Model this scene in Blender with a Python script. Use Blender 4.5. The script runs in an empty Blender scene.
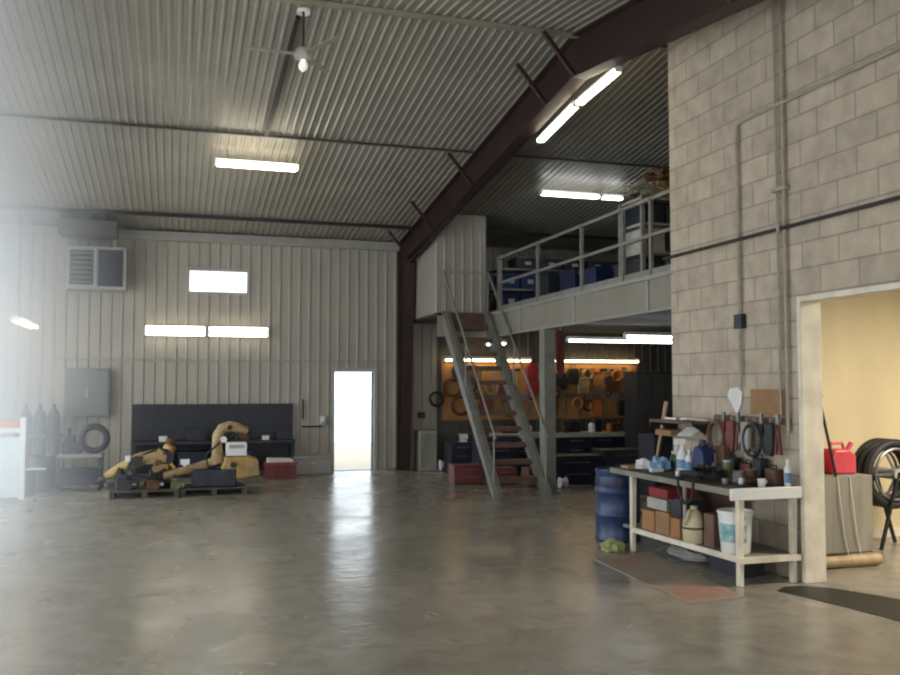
import bpy, bmesh, math, random
from mathutils import Vector, Matrix, Euler
random.seed(7)
PI = math.pi
scn = bpy.context.scene
col = scn.collection

# ------------------------------------------------------------------ mesh builder
class MB:
    def __init__(s):
        s.bm = bmesh.new()
    def _add(s, vs, fs):
        v = [s.bm.verts.new(p) for p in vs]
        for f in fs:
            try: s.bm.faces.new([v[i] for i in f])
            except ValueError: pass
        return s
    def box(s, x0, x1, y0, y1, z0, z1):
        vs = [(x, y, z) for x in (x0, x1) for y in (y0, y1) for z in (z0, z1)]
        return s._add(vs, [(0,1,3,2),(4,6,7,5),(0,4,5,1),(2,3,7,6),(0,2,6,4),(1,5,7,3)])
    def obox(s, c, size, rot=(0,0,0)):
        R = Euler(rot).to_matrix(); c = Vector(c)
        vs = [c + R @ Vector((a*size[0]/2, b*size[1]/2, d*size[2]/2)) for a in (-1,1) for b in (-1,1) for d in (-1,1)]
        return s._add(vs, [(0,1,3,2),(4,6,7,5),(0,4,5,1),(2,3,7,6),(0,2,6,4),(1,5,7,3)])
    def bar(s, p0, p1, w, h, up=(0,0,1)):
        p0, p1 = Vector(p0), Vector(p1); d = (p1-p0).normalized(); u = Vector(up)
        if abs(d.dot(u)) > .99: u = Vector((1,0,0))
        r = d.cross(u).normalized(); u = r.cross(d)
        vs = [p + r*(a*w/2) + u*(b*h/2) for p in (p0,p1) for a in (-1,1) for b in (-1,1)]
        return s._add(vs, [(0,1,3,2),(4,6,7,5),(0,4,5,1),(2,3,7,6),(0,2,6,4),(1,5,7,3)])
    def tube(s, pts, r, seg=10, closed=False):
        pts = [Vector(p) for p in pts]; n = len(pts)
        rs = r if isinstance(r, (list, tuple)) else [r]*n
        rings = []; prev = None
        for i, p in enumerate(pts):
            if closed: d = (pts[(i+1) % n] - pts[i-1])
            else: d = pts[min(i+1, n-1)] - pts[max(i-1, 0)]
            d.normalize()
            if prev is None:
                a = Vector((0,0,1)) if abs(d.z) < .9 else Vector((1,0,0))
                u = d.cross(a).normalized()
            else:
                u = prev - d*prev.dot(d)
                u = u.normalized() if u.length > 1e-6 else d.cross(Vector((0,0,1))).normalized()
            prev = u; w = d.cross(u)
            rings.append([s.bm.verts.new(p + (u*math.cos(2*PI*k/seg) + w*math.sin(2*PI*k/seg))*rs[i]) for k in range(seg)])
        m = n if closed else n-1
        for i in range(m):
            A, B = rings[i], rings[(i+1) % n]
            for k in range(seg):
                s.bm.faces.new((A[k], A[(k+1)%seg], B[(k+1)%seg], B[k]))
        if not closed:
            s.bm.faces.new(rings[0][::-1]); s.bm.faces.new(rings[-1])
        return s
    def cyl(s, p0, p1, r, seg=16):
        return s.tube([p0, p1], r if isinstance(r, (list, tuple)) else [r, r], seg)
    def lathe(s, prof, c=(0,0,0), seg=24):
        rings = []
        for r, z in prof:
            rings.append([s.bm.verts.new((c[0]+max(r,.0004)*math.cos(2*PI*k/seg), c[1]+max(r,.0004)*math.sin(2*PI*k/seg), c[2]+z)) for k in range(seg)])
        for A, B in zip(rings, rings[1:]):
            for k in range(seg): s.bm.faces.new((A[k], A[(k+1)%seg], B[(k+1)%seg], B[k]))
        s.bm.faces.new(rings[0][::-1]); s.bm.faces.new(rings[-1])
        return s
    def prism(s, poly, axis, a0, a1):
        def P(u, v, a): return {'X':(a,u,v), 'Y':(u,a,v), 'Z':(u,v,a)}[axis]
        n = len(poly)
        vs = [P(u,v,a0) for u,v in poly] + [P(u,v,a1) for u,v in poly]
        fs = [tuple(range(n))[::-1], tuple(range(n, 2*n))] + [(i, (i+1)%n, n+(i+1)%n, n+i) for i in range(n)]
        return s._add(vs, fs)
    def ball(s, c, r, seg=14, sc=(1,1,1)):
        rings = []; m = seg//2
        for i in range(1, m):
            t = PI*i/m
            rings.append([s.bm.verts.new((c[0]+r*sc[0]*math.sin(t)*math.cos(2*PI*k/seg), c[1]+r*sc[1]*math.sin(t)*math.sin(2*PI*k/seg), c[2]+r*sc[2]*math.cos(t))) for k in range(seg)])
        T = s.bm.verts.new((c[0],c[1],c[2]+r*sc[2])); B = s.bm.verts.new((c[0],c[1],c[2]-r*sc[2]))
        for A, C in zip(rings, rings[1:]):
            for k in range(seg): s.bm.faces.new((A[k], C[k], C[(k+1)%seg], A[(k+1)%seg]))
        for k in range(seg):
            s.bm.faces.new((T, rings[0][k], rings[0][(k+1)%seg])); s.bm.faces.new((B, rings[-1][(k+1)%seg], rings[-1][k]))
        return s
    def ring(s, c, R, r, axis='Y', seg=32, rs=10):
        pts = []
        for k in range(seg):
            a, b = R*math.cos(2*PI*k/seg), R*math.sin(2*PI*k/seg)
            pts.append({'X':(c[0],c[1]+a,c[2]+b), 'Y':(c[0]+a,c[1],c[2]+b), 'Z':(c[0]+a,c[1]+b,c[2])}[axis])
        return s.tube(pts, r, rs, closed=True)
    def build(s, name, m, parent=None, loc=(0,0,0), bevel=0, jitter=0):
        bm = s.bm
        if jitter:
            for v in bm.verts: v.co += Vector((random.uniform(-1,1), random.uniform(-1,1), random.uniform(-1,1)))*jitter
        bmesh.ops.recalc_face_normals(bm, faces=bm.faces)
        for f in bm.faces: f.smooth = True
        for e in bm.edges:
            if len(e.link_faces) == 2 and e.calc_face_angle(0) > .6: e.smooth = False
        me = bpy.data.meshes.new(name); bm.to_mesh(me); bm.free()
        o = bpy.data.objects.new(name, me); col.objects.link(o)
        o.location = loc
        if m: me.materials.append(m)
        if parent: o.parent = parent
        if bevel:
            b = o.modifiers.new('edge', 'BEVEL'); b.width = bevel; b.segments = 2; b.limit_method = 'ANGLE'; b.angle_limit = .7
        return o

def tag(o, label, cat, group=None, kind=None):
    o['label'] = label; o['category'] = cat
    if group: o['group'] = group
    if kind: o['kind'] = kind
    return o
def thing(name, label, cat, loc=(0,0,0), rz=0, group=None):
    o = bpy.data.objects.new(name, None); o.empty_display_size = .1; col.objects.link(o)
    o.location = loc; o.rotation_euler = (0, 0, rz)
    return tag(o, label, cat, group)
def struct(o, label=None, cat=None):
    o['kind'] = 'structure'
    if label: o['label'] = label
    if cat: o['category'] = cat
    return o
def dup(root, loc, rz=None, label=None, group=None, scale=None):
    r = root.copy(); col.objects.link(r); r.location = loc
    if rz is not None: r.rotation_euler = (root.rotation_euler.x, root.rotation_euler.y, rz)
    if label: r['label'] = label
    if group: r['group'] = group
    if scale: r.scale = scale
    for ch in list(root.children):
        c = ch.copy(); col.objects.link(c); c.parent = r
        for g in list(ch.children):
            d = g.copy(); col.objects.link(d); d.parent = c
    return r

# ------------------------------------------------------------------ materials
def mat(name, c, rough=.6, metal=0, var=.15, scale=8, bump=0, bscale=40, c2=None, emit=None, es=0, stretch=None, alpha=None, spec=.5):
    m = bpy.data.materials.new(name); m.use_nodes = True
    nt = m.node_tree; N = nt.nodes; L = nt.links
    b = N['Principled BSDF']
    b.inputs['Roughness'].default_value = rough; b.inputs['Metallic'].default_value = metal
    b.inputs['Specular IOR Level'].default_value = spec
    tc = N.new('ShaderNodeTexCoord'); mp = N.new('ShaderNodeMapping')
    L.new(tc.outputs['Object'], mp.inputs['Vector'])
    if stretch: mp.inputs['Scale'].default_value = stretch
    nz = N.new('ShaderNodeTexNoise'); nz.inputs['Scale'].default_value = scale; nz.inputs['Detail'].default_value = 6
    L.new(mp.outputs['Vector'], nz.inputs['Vector'])
    rp = N.new('ShaderNodeValToRGB')
    d = c2 or tuple(x*(1-var*2) for x in c)
    rp.color_ramp.elements[0].position = .3; rp.color_ramp.elements[1].position = .7
    rp.color_ramp.elements[0].color = (*d, 1); rp.color_ramp.elements[1].color = (*c, 1)
    L.new(nz.outputs['Fac'], rp.inputs['Fac']); L.new(rp.outputs['Color'], b.inputs['Base Color'])
    if bump:
        n2 = N.new('ShaderNodeTexNoise'); n2.inputs['Scale'].default_value = bscale; n2.inputs['Detail'].default_value = 4
        L.new(mp.outputs['Vector'], n2.inputs['Vector'])
        bp = N.new('ShaderNodeBump'); bp.inputs['Strength'].default_value = bump; bp.inputs['Distance'].default_value = .02
        L.new(n2.outputs['Fac'], bp.inputs['Height']); L.new(bp.outputs['Normal'], b.inputs['Normal'])
    if emit:
        b.inputs['Emission Color'].default_value = (*emit, 1); b.inputs['Emission Strength'].default_value = es
    return m

def floor_mat():
    m = mat('stained_concrete', (.22,.205,.175), .3)
    nt = m.node_tree; N = nt.nodes; L = nt.links; b = N['Principled BSDF']
    tc = N['Texture Coordinate']
    def noise(sc, det, dist=0, st=(1,1,1)):
        mp = N.new('ShaderNodeMapping'); mp.inputs['Scale'].default_value = st; L.new(tc.outputs['Object'], mp.inputs['Vector'])
        n = N.new('ShaderNodeTexNoise'); n.inputs['Scale'].default_value = sc; n.inputs['Detail'].default_value = det; n.inputs['Distortion'].default_value = dist
        L.new(mp.outputs['Vector'], n.inputs['Vector']); return n
    def ramp(src, p0, c0, p1, c1):
        r = N.new('ShaderNodeValToRGB'); e = r.color_ramp.elements
        e[0].position = p0; e[1].position = p1; e[0].color = (*c0,1); e[1].color = (*c1,1)
        L.new(src.outputs['Fac'], r.inputs['Fac']); return r
    r1 = ramp(noise(.45, 8, .6), .3, (.245,.226,.185), .7, (.315,.293,.245))
    r2 = ramp(noise(4.5, 12, .6), .32, (.78,.765,.74), .68, (1.08,1.07,1.05))
    r3 = ramp(noise(14, 8, 1.5), .62, (0,0,0), .74, (.14,.13,.11))
    mx = N.new('ShaderNodeMix'); mx.data_type = 'RGBA'; mx.blend_type = 'MULTIPLY'; mx.inputs[0].default_value = 1
    L.new(r1.outputs['Color'], mx.inputs[6]); L.new(r2.outputs['Color'], mx.inputs[7])
    ad = N.new('ShaderNodeMix'); ad.data_type = 'RGBA'; ad.blend_type = 'ADD'; ad.inputs[0].default_value = .35
    L.new(mx.outputs[2], ad.inputs[6]); L.new(r3.outputs['Color'], ad.inputs[7])
    L.new(ad.outputs[2], b.inputs['Base Color'])
    rr = ramp(noise(1.2, 8, .5), .3, (.17,)*3, .75, (.34,)*3); L.new(rr.outputs['Color'], b.inputs['Roughness'])
    bp = N.new('ShaderNodeBump'); bp.inputs['Strength'].default_value = .22; bp.inputs['Distance'].default_value = .02
    L.new(noise(9, 8, .3, (.6,1,1)).outputs['Fac'], bp.inputs['Height']); L.new(bp.outputs['Normal'], b.inputs['Normal'])
    return m

def block_mat():
    m = bpy.data.materials.new('concrete_block'); m.use_nodes = True
    nt = m.node_tree; N = nt.nodes; L = nt.links; b = N['Principled BSDF']; b.inputs['Roughness'].default_value = .85
    tc = N.new('ShaderNodeTexCoord'); sp = N.new('ShaderNodeSeparateXYZ'); cb = N.new('ShaderNodeCombineXYZ')
    L.new(tc.outputs['Object'], sp.inputs[0]); L.new(sp.outputs['Y'], cb.inputs['X']); L.new(sp.outputs['Z'], cb.inputs['Y'])
    br = N.new('ShaderNodeTexBrick'); L.new(cb.outputs[0], br.inputs['Vector'])
    br.offset = .5; br.squash = 1
    br.inputs['Scale'].default_value = 1; br.inputs['Brick Width'].default_value = .46; br.inputs['Row Height'].default_value = .23
    br.inputs['Mortar Size'].default_value = .009; br.inputs['Mortar Smooth'].default_value = .3; br.inputs['Bias'].default_value = 0
    br.inputs['Color1'].default_value = (.475,.4,.31,1); br.inputs['Color2'].default_value = (.395,.333,.256,1); br.inputs['Mortar'].default_value = (.29,.25,.195,1)
    nz = N.new('ShaderNodeTexNoise'); nz.inputs['Scale'].default_value = 6; nz.inputs['Detail'].default_value = 8; L.new(tc.outputs['Object'], nz.inputs['Vector'])
    mx = N.new('ShaderNodeMix'); mx.data_type = 'RGBA'; mx.blend_type = 'OVERLAY'; mx.inputs[0].default_value = .35
    L.new(br.outputs['Color'], mx.inputs[6]); L.new(nz.outputs['Fac'], mx.inputs[7]); L.new(mx.outputs[2], b.inputs['Base Color'])
    bp = N.new('ShaderNodeBump'); bp.inputs['Strength'].default_value = .4; bp.inputs['Distance'].default_value = .015; bp.invert = True
    L.new(br.outputs['Fac'], bp.inputs['Height']); L.new(bp.outputs['Normal'], b.inputs['Normal'])
    return m

M = {}
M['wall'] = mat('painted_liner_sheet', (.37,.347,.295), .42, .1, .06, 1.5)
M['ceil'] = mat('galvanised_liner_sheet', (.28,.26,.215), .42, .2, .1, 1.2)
M['wall_shaded'] = mat('shaded_liner_sheet', (.1,.095,.075), .6, 0, .15, 2)  # liner colour darkened to hold the shade under the mezzanine
M['maroon'] = mat('maroon_steel', (.034,.014,.012), .5, .1, .2, 3)
M['darksteel'] = mat('dark_steel', (.03,.028,.028), .5, .3)
M['floor'] = floor_mat()
M['block'] = block_mat()
M['cream'] = mat('cream_paint', (.78,.71,.57), .6, 0, .14, 5)
M['plywood'] = mat('yellow_plywood', (.68,.57,.35), .6, 0, .06, 3, stretch=(1,1,.4))
M['grey'] = mat('grey_paint', (.33,.32,.29), .55, 0, .1, 4)
M['lgrey'] = mat('pale_grey_paint', (.42,.41,.37), .55, .1, .1, 4)
M['stair'] = mat('grey_stair_steel', (.27,.265,.235), .5, .2, .15, 6)
M['brown'] = mat('worn_brown_board', (.17,.09,.06), .6, 0, .2, 6)
M['white'] = mat('white_plastic', (.75,.75,.73), .4, 0, .04)
M['paper'] = mat('white_paper', (.72,.71,.68), .8, 0, .05)
M['yellow'] = mat('yellow_machine_paint', (.48,.31,.09), .45, .1, .22, 9)
M['tan'] = mat('faded_yellow_paint', (.45,.31,.15), .5, 0, .25, 9)
M['black'] = mat('black_rubber', (.018,.018,.02), .55, 0, .1)
M['navy'] = mat('navy_paint', (.016,.02,.045), .45, .1, .2)
M['dark'] = mat('dark_slate_paint', (.028,.031,.042), .5, .1, .2)
M['blue'] = mat('blue_plastic', (.022,.046,.14), .38, 0, .2, 5)
M['deepblue'] = mat('deep_blue_plastic', (.014,.022,.085), .4, 0, .2, 5)
M['lblue'] = mat('light_blue_cloth', (.25,.43,.66), .85, 0, .25, 12, .4)
M['red'] = mat('red_paint', (.32,.03,.03), .4, 0, .15)
M['dred'] = mat('dull_red_paint', (.17,.035,.035), .5, 0, .2)
M['pink'] = mat('pinkish_red_plastic', (.62,.07,.09), .4, 0, .12)
M['orange'] = mat('orange_plastic', (.62,.2,.03), .5, 0, .15)
M['rust'] = mat('rusty_iron', (.16,.075,.035), .7, .3, .3, 12)
M['steel'] = mat('bare_steel', (.36,.36,.36), .35, .8, .15)
M['wood'] = mat('light_wood', (.42,.3,.17), .6, 0, .2, 10, stretch=(1,1,.15))
M['dkwood'] = mat('dirty_pallet_wood', (.085,.075,.06), .8, 0, .2, 8)
M['beige'] = mat('beige_conduit_paint', (.37,.325,.26), .55)
M['slate'] = mat('slate_green_paint', (.17,.185,.175), .5, 0, .08, 4)
M['card'] = mat('brown_cardboard', (.33,.185,.085), .8, 0, .12, 5)
M['card2'] = mat('orange_brown_cardboard', (.42,.2,.08), .8, 0, .15, 5)
M['peg'] = mat('amber_pegboard', (.42,.22,.07), .7, 0, .15, 2)
M['ivory'] = mat('ivory_plastic', (.6,.53,.33), .5, 0, .1)
M['teal'] = mat('teal_label', (.06,.3,.34), .5, 0, .5, 14, c2=(.6,.62,.58))
M['green'] = mat('olive_green_paint', (.11,.16,.05), .5, 0, .2)
M['lime'] = mat('pale_lime_cloth', (.42,.45,.17), .85, 0, .2)
M['sheetgrey'] = mat('weathered_grey_board', (.27,.25,.2), .7, 0, .2, 3, stretch=(3,1,.4))
M['matc'] = mat('dusty_cardboard', (.3,.245,.19), .85, 0, .12, 4)
M['stain'] = mat('red_stained_cardboard', (.32,.13,.095), .85, 0, .2, 7, c2=(.28,.2,.15))
M['oil'] = mat('oily_rubber', (.018,.019,.014), .5, 0, .3, 5)
M['ply'] = mat('mezzanine_fascia', (.27,.25,.2), .6, 0, .1, 2)
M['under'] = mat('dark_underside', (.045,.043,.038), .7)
M['tube'] = mat('glowing_tube', (1,1,1), .4, emit=(1,.9,.7), es=38)
M['tubel'] = mat('wall_glowing_tube', (1,1,1), .4, emit=(1,.9,.68), es=16)
M['tubew'] = mat('warm_glowing_tube', (1,1,1), .4, emit=(1,.7,.36), es=20)
M['tubec'] = mat('cool_glowing_tube', (1,1,1), .4, emit=(.95,.98,1), es=15)
M['bulb'] = mat('frosted_bulb', (.9,.9,.85), .4, emit=(1,.95,.85), es=.6)
M['gravel'] = mat('beige_gravel', (.5,.44,.35), .9, 0, .1, 30)
M['snow'] = mat('pale_blue_snow', (.62,.72,.8), .8, 0, .05, 2)

# ------------------------------------------------------------------ room constants
YB, XL, XR, YF = 18.35, -3.4, 11.0, -3.0
def roof(y): return 5.92 - .134*abs(y - 9.6)

# floor
struct(MB().box(XL-.2, XR+.2, YF-.2, YB+.15, -.15, 0).build('floor', M['floor']))
# outdoors seen through the doorway
struct(MB().box(-30, 45, YB+.15, 27.5, -.25, -.05).build('ground', M['gravel']))
struct(MB().box(-80, 110, 27.5, 120, -.25, -.02).build('ground', M['snow']))

def ribs(u0, u1, step, w, slope, depth, off=0):
    """profile of a ribbed sheet between u0 and u1: [(u, d)]"""
    pts = [(u0, 0)]; k = math.floor((u0-off)/step)
    while off + k*step < u1 + step:
        c = off + k*step
        for du, d in ((-w/2-slope, 0), (-w/2, depth), (w/2, depth), (w/2+slope, 0)):
            if u0 < c+du < u1: pts.append((c+du, d))
        k += 1
    pts.append((u1, pts[-1][1])); return pts

def ribbed(mb, u0, u1, P, v0, v1, thick, step=.2, w=.03, slope=.015, depth=.022):
    """P(u, v, d) -> point; adds a closed ribbed slab"""
    pr = ribs(u0, u1, step, w, slope, depth); n = len(pr)
    vs = [P(u, v0, d) for u, d in pr] + [P(u, v1, d) for u, d in pr] + [P(u0, v0, -thick), P(u1, v0, -thick), P(u0, v1, -thick), P(u1, v1, -thick)]
    fs = [(i, i+1, n+i+1, n+i) for i in range(n-1)]
    fs += [(2*n, 2*n+1, 2*n+3, 2*n+2), tuple(range(n))+(2*n+1, 2*n), tuple(range(n, 2*n))+(2*n+3, 2*n+2), (0, n, 2*n+2, 2*n), (n-1, 2*n-1, 2*n+3, 2*n+1)]
    mb._add(vs, fs)

# back wall with doorway and high window
DX0, DX1, DZ = 3.12, 3.94, 2.01
WX0, WX1, WZ0, WZ1 = .247, 1.349, 3.58, 4.0
b = MB()
PW = lambda u, v, d: (u, YB - d, v)
H = roof(YB) + .02
for u0, u1, v0, v1 in ((XL, WX0, 0, H), (WX0, WX1, 0, WZ0), (WX0, WX1, WZ1, H), (WX1, DX0, 0, H), (DX0, DX1, DZ, H), (DX1, 5.3, 0, H), (5.3, XR, 3.0, H)):
    ribbed(b, u0, u1, PW, v0, v1, .12, depth=.026)
struct(b.build('wall_back', M['wall']))
b = MB(); ribbed(b, 5.3, XR, PW, 0, 3.0, .12, depth=.026); struct(b.build('wall_bay', M['wall_shaded']))
struct(MB().box(XL, DX0-.06, YB-.05, YB-.027, 2.2, 2.24).box(DX0-.06, 4.4, YB-.05, YB-.027, 2.2, 2.24).build('trim_1', M['grey']))
struct(MB().box(XL, 4.45, YB-.14, YB-.03, 4.55, 4.72).build('trim_2', M['grey']))
struct(MB().box(XL, DX0-.08, YB-.05, YB-.027, 0, .1).build('baseboard_back', M['grey']))
# doorway
f = struct(MB().box(DX0-.07, DX0, YB-.06, YB+.12, 0, DZ+.07).box(DX1, DX1+.07, YB-.06, YB+.12, 0, DZ+.07).box(DX0, DX1, YB-.06, YB+.12, DZ, DZ+.07).build('door_1', M['lgrey']))
leaf = MB().box(0, .82, -.022, .022, .01, DZ-.01).build('door_leaf', M['white'], f, (DX1, YB+.14, 0)); leaf.rotation_euler = (0,0,math.radians(72))
MB().cyl((.74,-.03,1.0), (.74,.03,1.0), .025).cyl((.74,-.06,1.0), (.66,-.06,1.0), .012).build('door_handle', M['steel'], leaf)
struct(MB().box(DX0, DX1, YB-.05, YB+.12, -.02, .012).build('door_sill', M['steel'], f))
# window
w = struct(MB().box(WX0-.05, WX1+.05, YB-.045, YB+.02, WZ0-.05, WZ0).box(WX0-.05, WX1+.05, YB-.045, YB+.02, WZ1, WZ1+.05).box(WX0-.05, WX0, YB-.045, YB+.02, WZ0, WZ1).box(WX1, WX1+.05, YB-.045, YB+.02, WZ0, WZ1).build('window_1', M['lgrey']))
gm = bpy.data.materials.new('window_glass'); gm.use_nodes = True
nt = gm.node_tree; nt.nodes.remove(nt.nodes['Principled BSDF'])
tr = nt.nodes.new('ShaderNodeBsdfTransparent'); gl = nt.nodes.new('ShaderNodeBsdfGlossy'); gl.inputs['Roughness'].default_value = .02
mxs = nt.nodes.new('ShaderNodeMixShader'); mxs.inputs[0].default_value = .06
nt.links.new(tr.outputs[0], mxs.inputs[1]); nt.links.new(gl.outputs[0], mxs.inputs[2]); nt.links.new(mxs.outputs[0], nt.nodes['Material Output'].inputs['Surface'])
MB().box(WX0, WX1, YB+.04, YB+.046, WZ0, WZ1).build('window_pane', gm, w)

# ceiling: two ribbed slopes
b = MB()
ribbed(b, XL, XR, lambda u, v, d: (u, v, roof(v) - d), 9.6, YB, .1, .1143, .024, .016, .014)
ribbed(b, XL, XR, lambda u, v, d: (u, v, roof(v) - d), YF, 9.6, .1, .1143, .024, .016, .014)
struct(b.build('ceiling', M['ceil']))
n = 3
for y, hgt in ((9.6, .05), (13.3, .022), (17.2, .06)):
    struct(MB().box(XL, XR, y-.03, y+.03, roof(y)-.016-hgt, roof(y)-.016).build('trim_%d' % n, M['ceil' if y < 10 else 'dkwood' if y < 15 else 'darksteel'])); n += 1
# left wall with wide open overhead door
b = MB()
for y0, y1, z0, z1 in ((YF, 1.5, 0, None), (1.5, 8.2, 4.0, None), (8.2, 8.9, 0, None), (8.9, 16.8, 4.0, None), (16.8, YB, 0, None)):
    z = lambda y: roof(y)
    poly = [(y0, z0), (y1, z0), (y1, z(y1))] + ([(9.6, z(9.6))] if y0 < 9.6 < y1 else []) + [(y0, z(y0))]
    b.prism(poly, 'X', XL-.15, XL)
struct(b.build('wall_left', M['wall']))
# front wall behind the viewer, with an opening added for the fill light
b = MB()
b.box(XL, -.8, YF-.15, YF, 0, roof(YF)).box(-.8, 3.6, YF-.15, YF, 3.7, roof(YF)).box(3.6, XR, YF-.15, YF, 0, roof(YF))
struct(b.build('wall_front', M['wall']))
struct(MB().box(XR, XR+.15, YF, YB, 0, 6).build('wall_side', M['wall']))

# block wall
BX0, BX1, BY = 5.3, 5.48, 8.88
OY0, OY1, OZ = 3.2, 6.74, 2.515
b = MB()
b.prism([(OY1,0),(BY,0),(BY,roof(BY)),(OY1,roof(OY1))], 'X', BX0, BX1)
b.prism([(OY0,OZ),(OY1,OZ),(OY1,roof(OY1)),(OY0,roof(OY0))], 'X', BX0, BX1)
b.prism([(YF,0),(OY0,0),(OY0,roof(OY0)),(YF,roof(YF))], 'X', BX0, BX1)
struct(b.build('wall_right', M['block']))
struct(MB().box(BX0-.02, BX1+.02, OY1-.05, OY1, 0, OZ).box(BX0-.02, BX1+.02, OY0, OY0+.05, 0, OZ).box(BX0-.02, BX1+.02, OY0+.05, OY1-.05, OZ-.05, OZ).build('door_2', M['cream'], bevel=.006))
# store room behind the opening
struct(MB().box(BX1, XR, 8.5, 8.7, 0, 5.6).build('wall_annex', M['plywood']))
struct(MB().box(BX1, XR, YF, 8.5, 3.05, 3.2).build('ceiling', M['grey']))
struct(MB().box(BX1, XR, 8.47, 8.5, 0, .09).build('baseboard_annex', M['cream']))

# steel frame: tapered column and rafter
fr = thing('steel_frame', 'dark maroon steel column and rafter spanning the hall', 'frame', (4.53,0,0)); fr['kind'] = 'structure'
b = MB()
b.box(-.006, .006, 17.98, 18.28, 0, roof(18.2)-.5)
b.prism([(18.28,0),(17.98,0),(17.62,roof(17.62)-.62),(18.28,roof(18.28)-.05)], 'X', -.008, .008)
b.box(-.1, .1, 18.28, 18.3, 0, 4.65)
b.prism([(17.98,0),(17.96,0),(17.6,roof(17.6)-.62),(17.62,roof(17.6)-.62)], 'X', -.1, .1)
b.box(-.16, .16, 17.9, 18.3, 0, .02)
struct(b.build('column', M['maroon'], fr))
b = MB()
D = .52
def rb(y): return roof(y) - .05 - D + .03
b.prism([(18.28,roof(18.28)-.05),(17.62,roof(17.62)-.62),(9.6,rb(9.6)),(9.6,roof(9.6)-.05)], 'X', -.008, .008)
b.prism([(9.6,roof(9.6)-.05),(9.6,rb(9.6)),(YF,rb(YF)),(YF,roof(YF)-.05)], 'X', -.008, .008)
for a, c in ((9.6, 18.28), (YF, 9.6)):
    b.prism([(a,roof(a)-.04),(c,roof(c)-.04),(c,roof(c)-.055),(a,roof(a)-.055)], 'X', -.1, .1)
    e = 17.62 if c > 10 else c
    b.prism([(a,rb(a)),(e,rb(e)),(e,rb(e)-.016),(a,rb(a)-.016)], 'X', -.1, .1)
struct(b.build('rafter', M['maroon'], fr))
for y in (17.4, 15.6, 13.3, 10.35, 9.5, 6.4):
    MB().bar((-.1, y, rb(y)), (-.5, y, roof(y)-.07), .05, .05).build('flange_brace', M['maroon'], fr)

# mezzanine
MX, MY1, MZ0, MZ = 5.75, 16.1, 2.64, 3.09
b = MB()
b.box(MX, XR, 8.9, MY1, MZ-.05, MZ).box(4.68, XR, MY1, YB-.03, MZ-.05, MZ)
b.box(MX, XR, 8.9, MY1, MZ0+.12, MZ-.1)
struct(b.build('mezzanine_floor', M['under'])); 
b = MB(); b.box(MX-.05, MX, 8.9, MY1, MZ0, MZ+.02).box(4.68, MX, MY1, MY1+.05, MZ0, MZ+.02)
struct(b.build('mezzanine_beam', M['ply'], bevel=.004))
b = MB()
for y in (10.1, 12.3, 14.5): b.box(MX-.07, MX-.051, y-.03, y+.03, MZ0, MZ)
b.box(MX-.08, MX-.051, 8.9, MY1, MZ-.03, MZ+.02).box(MX-.08, MX-.051, 8.9, MY1, MZ0, MZ0+.03)
struct(b.build('mezzanine_beam_trim', M['grey']))
# partition of the upper store
b = MB()
ribbed(b, 4.68, 5.68, lambda u, v, d: (u, 16.25-d, v), MZ+.02, roof(16.25)-.04, .08, .18)
b.box(4.68, 4.73, 16.33, YB-.03, MZ, 4.7).box(5.62, 5.68, 16.33, YB-.03, MZ, 4.7)
b.box(4.68, 5.68, 16.2, 16.224, 3.86, 3.9)
struct(b.build('wall_partition', M['wall']))
p = MB().box(-.1, .1, -.1, .1, 0, MZ0).box(-.16, .16, -.16, .16, 0, .02)
struct(p.build('pillar', M['stair'], loc=(MX+.02, 13.5, 0), bevel=.006))

# guard rail
gr = thing('guard_rail', 'grey pipe guard railing along the mezzanine edge', 'railing', (MX+.03, 0, MZ))
for y in (15.72, 13.9, 12.2, 10.9, 10.15, 9.1):
    MB().bar((0,y,0), (0,y,1.03), .045, .045).build('post', M['stair'], gr)
MB().bar((0,8.95,1.02), (0,15.74,1.02), .045, .045).build('top_rail', M['stair'], gr)
MB().bar((0,8.95,.55), (0,15.74,.55), .04, .04).build('middle_rail', M['stair'], gr)
MB().bar((0,8.95,.06), (0,15.74,.06), .012, .12).build('toe_board', M['stair'], gr)

# stairs
st = thing('steel_stair', 'steep grey steel stair with brown treads rising to the mezzanine', 'stairs', (4.8, 13.15, 0))
SW, SL, SH = .82, 2.95, MZ
for x in (0, SW):
    b = MB()
    b.prism([(-.04,0),(.26,0),(SL+.06,SH-.24),(SL+.06,SH+.02),(SL-.16,SH+.02)], 'X', x-.025, x+.025)
    b.prism([(-.02,0),(.02,0),(SL-.1,SH+.02),(SL-.14,SH+.02)], 'X', x-.075, x+.075)
    b.build('stringer', M['stair'], st)
NT = 12
for i in range(1, NT):
    t = i/NT
    MB().box(.03, SW-.03, t*SL+.02, t*SL+.25, t*SH-.06, t*SH+.015).build('tread', M['brown'], st)
for x in (-.03, SW+.03):
    b = MB()
    pts = [(x, .05+t*SL, t*SH+.9) for t in (0, .5, .96)]
    b.tube(pts, .02, 8)
    for t in (.02, .5, .96): b.cyl((x, .1+t*SL, t*SH-.02), (x, .06+t*SL, t*SH+.9), .016, 8)
    b.build('handrail', M['stair'], st)
MB().box(.03, SW-.03, SL-.02, SL+.02, SH-.34, SH-.02).build('riser_panel', M['brown'], st)

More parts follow.
